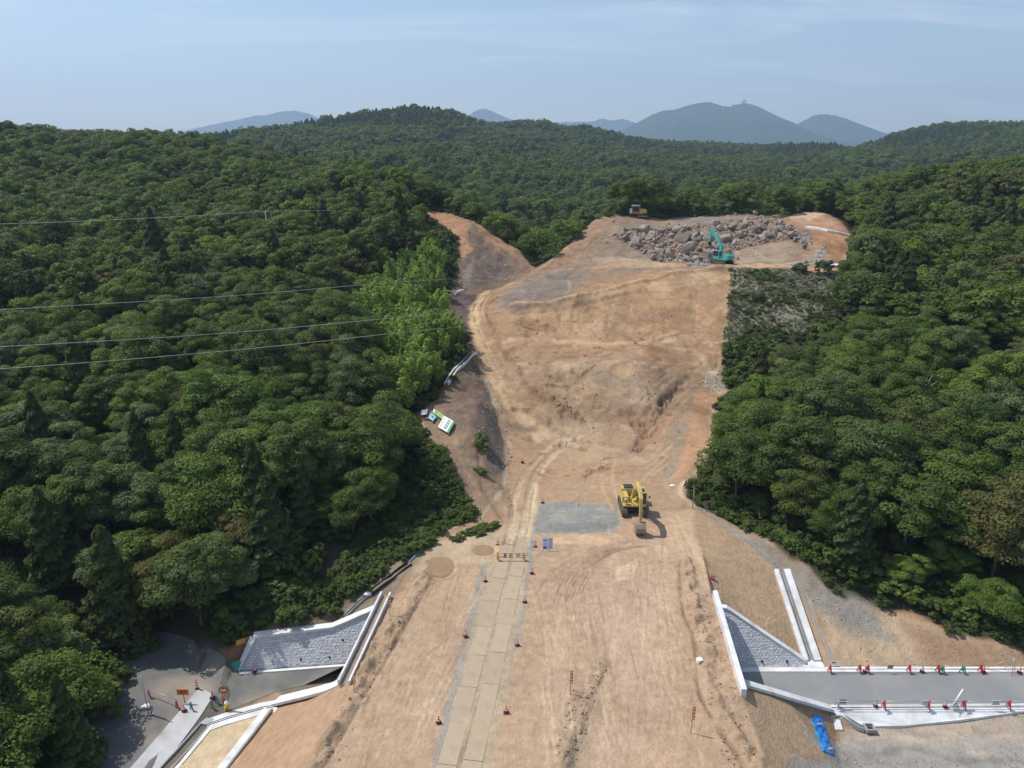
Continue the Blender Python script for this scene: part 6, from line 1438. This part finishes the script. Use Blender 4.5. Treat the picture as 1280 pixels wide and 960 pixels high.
# ------------------------------------------------------------------ far mountains
m_mount = mat('wooded_mountain', (.040,.068,.034), .95, var=.35, scale=.012, detail=8, bump=1.0, bscale=.03, spec=.05, bdist=14)
def mountain(name, skyline, Y, depth, base_v, label, seed):
    """a ridge at distance Y whose crest passes through the given photo points"""
    us = np.linspace(skyline[0][0], skyline[-1][0], 150); vs = np.interp(us, [s[0] for s in skyline], [s[1] for s in skyline])
    for _ in range(2): vs = np.convolve(np.pad(vs, 2, mode='edge'), [.1,.2,.4,.2,.1], 'valid')
    vs = vs+.7*np.random.default_rng(seed).normal(size=len(vs))*.5; crest = np.array([PY(u, v, Y) for u, v in zip(us, vs)]); zb = 0.0
    ts = np.linspace(-1, 1, 70); X = np.repeat(crest[:,0][None], 70, 0); Yg = Y+ts[:,None]*depth*np.ones_like(X)
    prof = (1-np.abs(ts))**1.15
    n = fbm(X, Yg, depth*.55, seed, 5); r_g = 1-np.abs(fbm(X*1.0, Yg*.4, depth*.28, seed+3, 4))*2
    Zm = zb+(crest[:,2][None]-zb)*(prof[:,None]) + (n*.20+.12*(r_g-.6))*(crest[:,2][None]-zb)*(np.sin(np.pi*np.clip(1-np.abs(ts),0,1)))[:,None]
    Zm = np.where(np.abs(ts)[:,None] < .02, crest[:,2][None], Zm); Zm[0] = -20; Zm[-1] = -20
    o = link(bpy.data.objects.new(name, grid_mesh(name, X, Yg, Zm))); o.data.materials.append(m_mount); tag(o, label, None, None, 'structure')
mountain('mountain', [(740,182),(765,170),(790,157),(803,150),(818,142),(832,138),(845,137),(862,131),(884,127),(897,131),(909,134.5),(922,130),(935,129.5),(948,134),(962,144),(972,153),(982,162),(1000,168),(1030,176)], 5600, 1500, 185, 'blue green double mountain', 11)
mountain('mountain', [(950,180),(975,168),(990,160),(1003,152),(1016,145),(1030,142.5),(1045,145),(1060,151),(1075,158),(1088,165),(1110,178)], 6100, 1200, 185, 'rounded blue mountain beside the double one', 12)
mountain('mountain', [(225,165),(260,157),(285,152),(300,149),(318,145),(335,144),(352,139),(370,138.5),(385,142),(400,148),(430,160)], 8200, 600, 185, 'pale distant range on the left', 13)
mountain('mountain', [(560,160),(585,145),(597,137),(607,135.5),(617,140),(640,150),(700,153),(740,152),(752,148),(765,151),(778,148),(792,153),(820,165)], 8300, 500, 185, 'pale distant peaks in the middle', 14)
p = PY(930, 130.5, 5600); r = empty('radio_tower', p, label='tiny lattice radio tower on the summit of the blue mountain', cat='radio tower')
for sx, sy in ((-1,-1),(1,-1),(1,1),(-1,1)): bm = bmesh.new(); tube(bm, [(sx*13,sy*13,-8),(sx*9,sy*9,26)], 2.0, 5); mesh_obj('leg', bm, m_dkgrey, r)
for z in (6,24): bm = bmesh.new(); box(bm, (0,0,z), (24,24,4)); mesh_obj('platform', bm, m_dkgrey, r)
bm = bmesh.new(); tube(bm, [(0,0,24),(0,0,48)], [1.6,.6], 5); mesh_obj('mast', bm, m_dkgrey, r)
p = PY(907, 133.5, 5600); r = empty('radio_mast', p, label='thin mast in the saddle left of the radio tower', cat='mast'); bm = bmesh.new(); tube(bm, [(0,0,-5),(0,0,36)], [1.4,.5], 5); mesh_obj('shaft', bm, m_dkgrey, r)
# ------------------------------------------------------------------ camera, sky, sun, air
cam = bpy.data.objects.new('camera', bpy.data.cameras.new('camera')); COL.objects.link(cam)
cam.location = (0, 0, HC); cam.rotation_euler = (math.pi/2 - math.asin(SP), 0, 0)
cam.data.sensor_width = 36; cam.data.lens = 36*F/1280; cam.data.clip_start = .5; cam.data.clip_end = 30000
SC.camera = cam
EL = math.radians(58); AZ = math.atan2(-.935, .33)
W = bpy.data.worlds.new('World'); SC.world = W; W.use_nodes = True
nt = W.node_tree; N = nt.nodes; L = nt.links; bg = N['Background']
sky = N.new('ShaderNodeTexSky'); sky.sky_type = 'NISHITA'; sky.sun_disc = False
sky.sun_elevation = EL; sky.sun_rotation = AZ; sky.air_density = 1.0; sky.dust_density = .8; sky.ozone_density = 1.2
bg.inputs['Strength'].default_value = .118
# thin high cloud
tc = N.new('ShaderNodeTexCoord'); sx = N.new('ShaderNodeSeparateXYZ'); L.new(tc.outputs['Generated'], sx.inputs[0])
zz = N.new('ShaderNodeMath'); zz.operation = 'ADD'; zz.inputs[1].default_value = .12; L.new(sx.outputs['Z'], zz.inputs[0])
dv = N.new('ShaderNodeVectorMath'); dv.operation = 'DIVIDE'; cb = N.new('ShaderNodeCombineXYZ')
for k in range(3): L.new(zz.outputs[0], cb.inputs[k])
L.new(tc.outputs['Generated'], dv.inputs[0]); L.new(cb.outputs[0], dv.inputs[1])
mp = N.new('ShaderNodeMapping'); mp.inputs['Scale'].default_value = (.5, 1.6, 0); mp.inputs['Rotation'].default_value = (0, 0, .35); L.new(dv.outputs[0], mp.inputs['Vector'])
nz = N.new('ShaderNodeTexNoise'); nz.inputs['Scale'].default_value = 1.1; nz.inputs['Detail'].default_value = 7; nz.inputs['Roughness'].default_value = .55; nz.inputs['Distortion'].default_value = .6
L.new(mp.outputs[0], nz.inputs['Vector'])
mr = N.new('ShaderNodeMapRange'); mr.inputs['From Min'].default_value = .46; mr.inputs['From Max'].default_value = .74; mr.inputs['To Max'].default_value = .68
mr.interpolation_type = 'SMOOTHSTEP'; L.new(nz.outputs['Fac'], mr.inputs['Value'])
mx = N.new('ShaderNodeMix'); mx.data_type = 'RGBA'; L.new(mr.outputs[0], mx.inputs['Factor']); L.new(sky.outputs[0], mx.inputs['A']); mx.inputs['B'].default_value = (6.0, 6.5, 7.1, 1)
L.new(mx.outputs['Result'], bg.inputs['Color'])
sun = bpy.data.objects.new('sun', bpy.data.lights.new('sun', 'SUN')); COL.objects.link(sun)
sun.data.energy = 3.6; sun.data.angle = math.radians(.53); sun.data.color = (1, .955, .89)
d = Vector((math.sin(AZ)*math.cos(EL), math.cos(AZ)*math.cos(EL), math.sin(EL)))
sun.rotation_euler = d.to_track_quat('Z', 'Y').to_euler(); sun.location = d*100+Vector((0, 100, 0))
def add_haze():
    x0, x1, y0, y1, z0, z1 = -7600, 7600, -400, 9100, -30, 760
    me = bpy.data.meshes.new('haze'); v = [(x, y, z) for z in (z0, z1) for y in (y0, y1) for x in (x0, x1)]
    me.from_pydata(v, [], [(0,2,3,1),(4,5,7,6),(0,1,5,4),(1,3,7,5),(3,2,6,7),(2,0,4,6)])
    o = bpy.data.objects.new('haze', me); COL.objects.link(o); o['kind'] = 'stuff'; o['label'] = 'thin blue summer haze over the hills'
    m = bpy.data.materials.new('haze'); m.use_nodes = True; nt = m.node_tree; nt.nodes.clear()
    out = nt.nodes.new('ShaderNodeOutputMaterial'); pv = nt.nodes.new('ShaderNodeVolumePrincipled')
    pv.inputs['Color'].default_value = (.58, .75, 1, 1); pv.inputs['Density'].default_value = HAZE; pv.inputs['Anisotropy'].default_value = .2
    nt.links.new(pv.outputs[0], out.inputs['Volume']); me.materials.append(m)
HAZE = .00015
add_haze()
SC.view_settings.view_transform = 'Standard'; SC.view_settings.look = 'None'; SC.view_settings.gamma = 1; SC.view_settings.exposure = EXPO
SC.cycles.max_bounces = 5; SC.cycles.diffuse_bounces = 2; SC.cycles.glossy_bounces = 2; SC.cycles.transmission_bounces = 2; SC.cycles.volume_bounces = 1; SC.cycles.transparent_max_bounces = 8
SC.cycles.use_denoising = True
SC.cycles.sample_clamp_indirect = 4
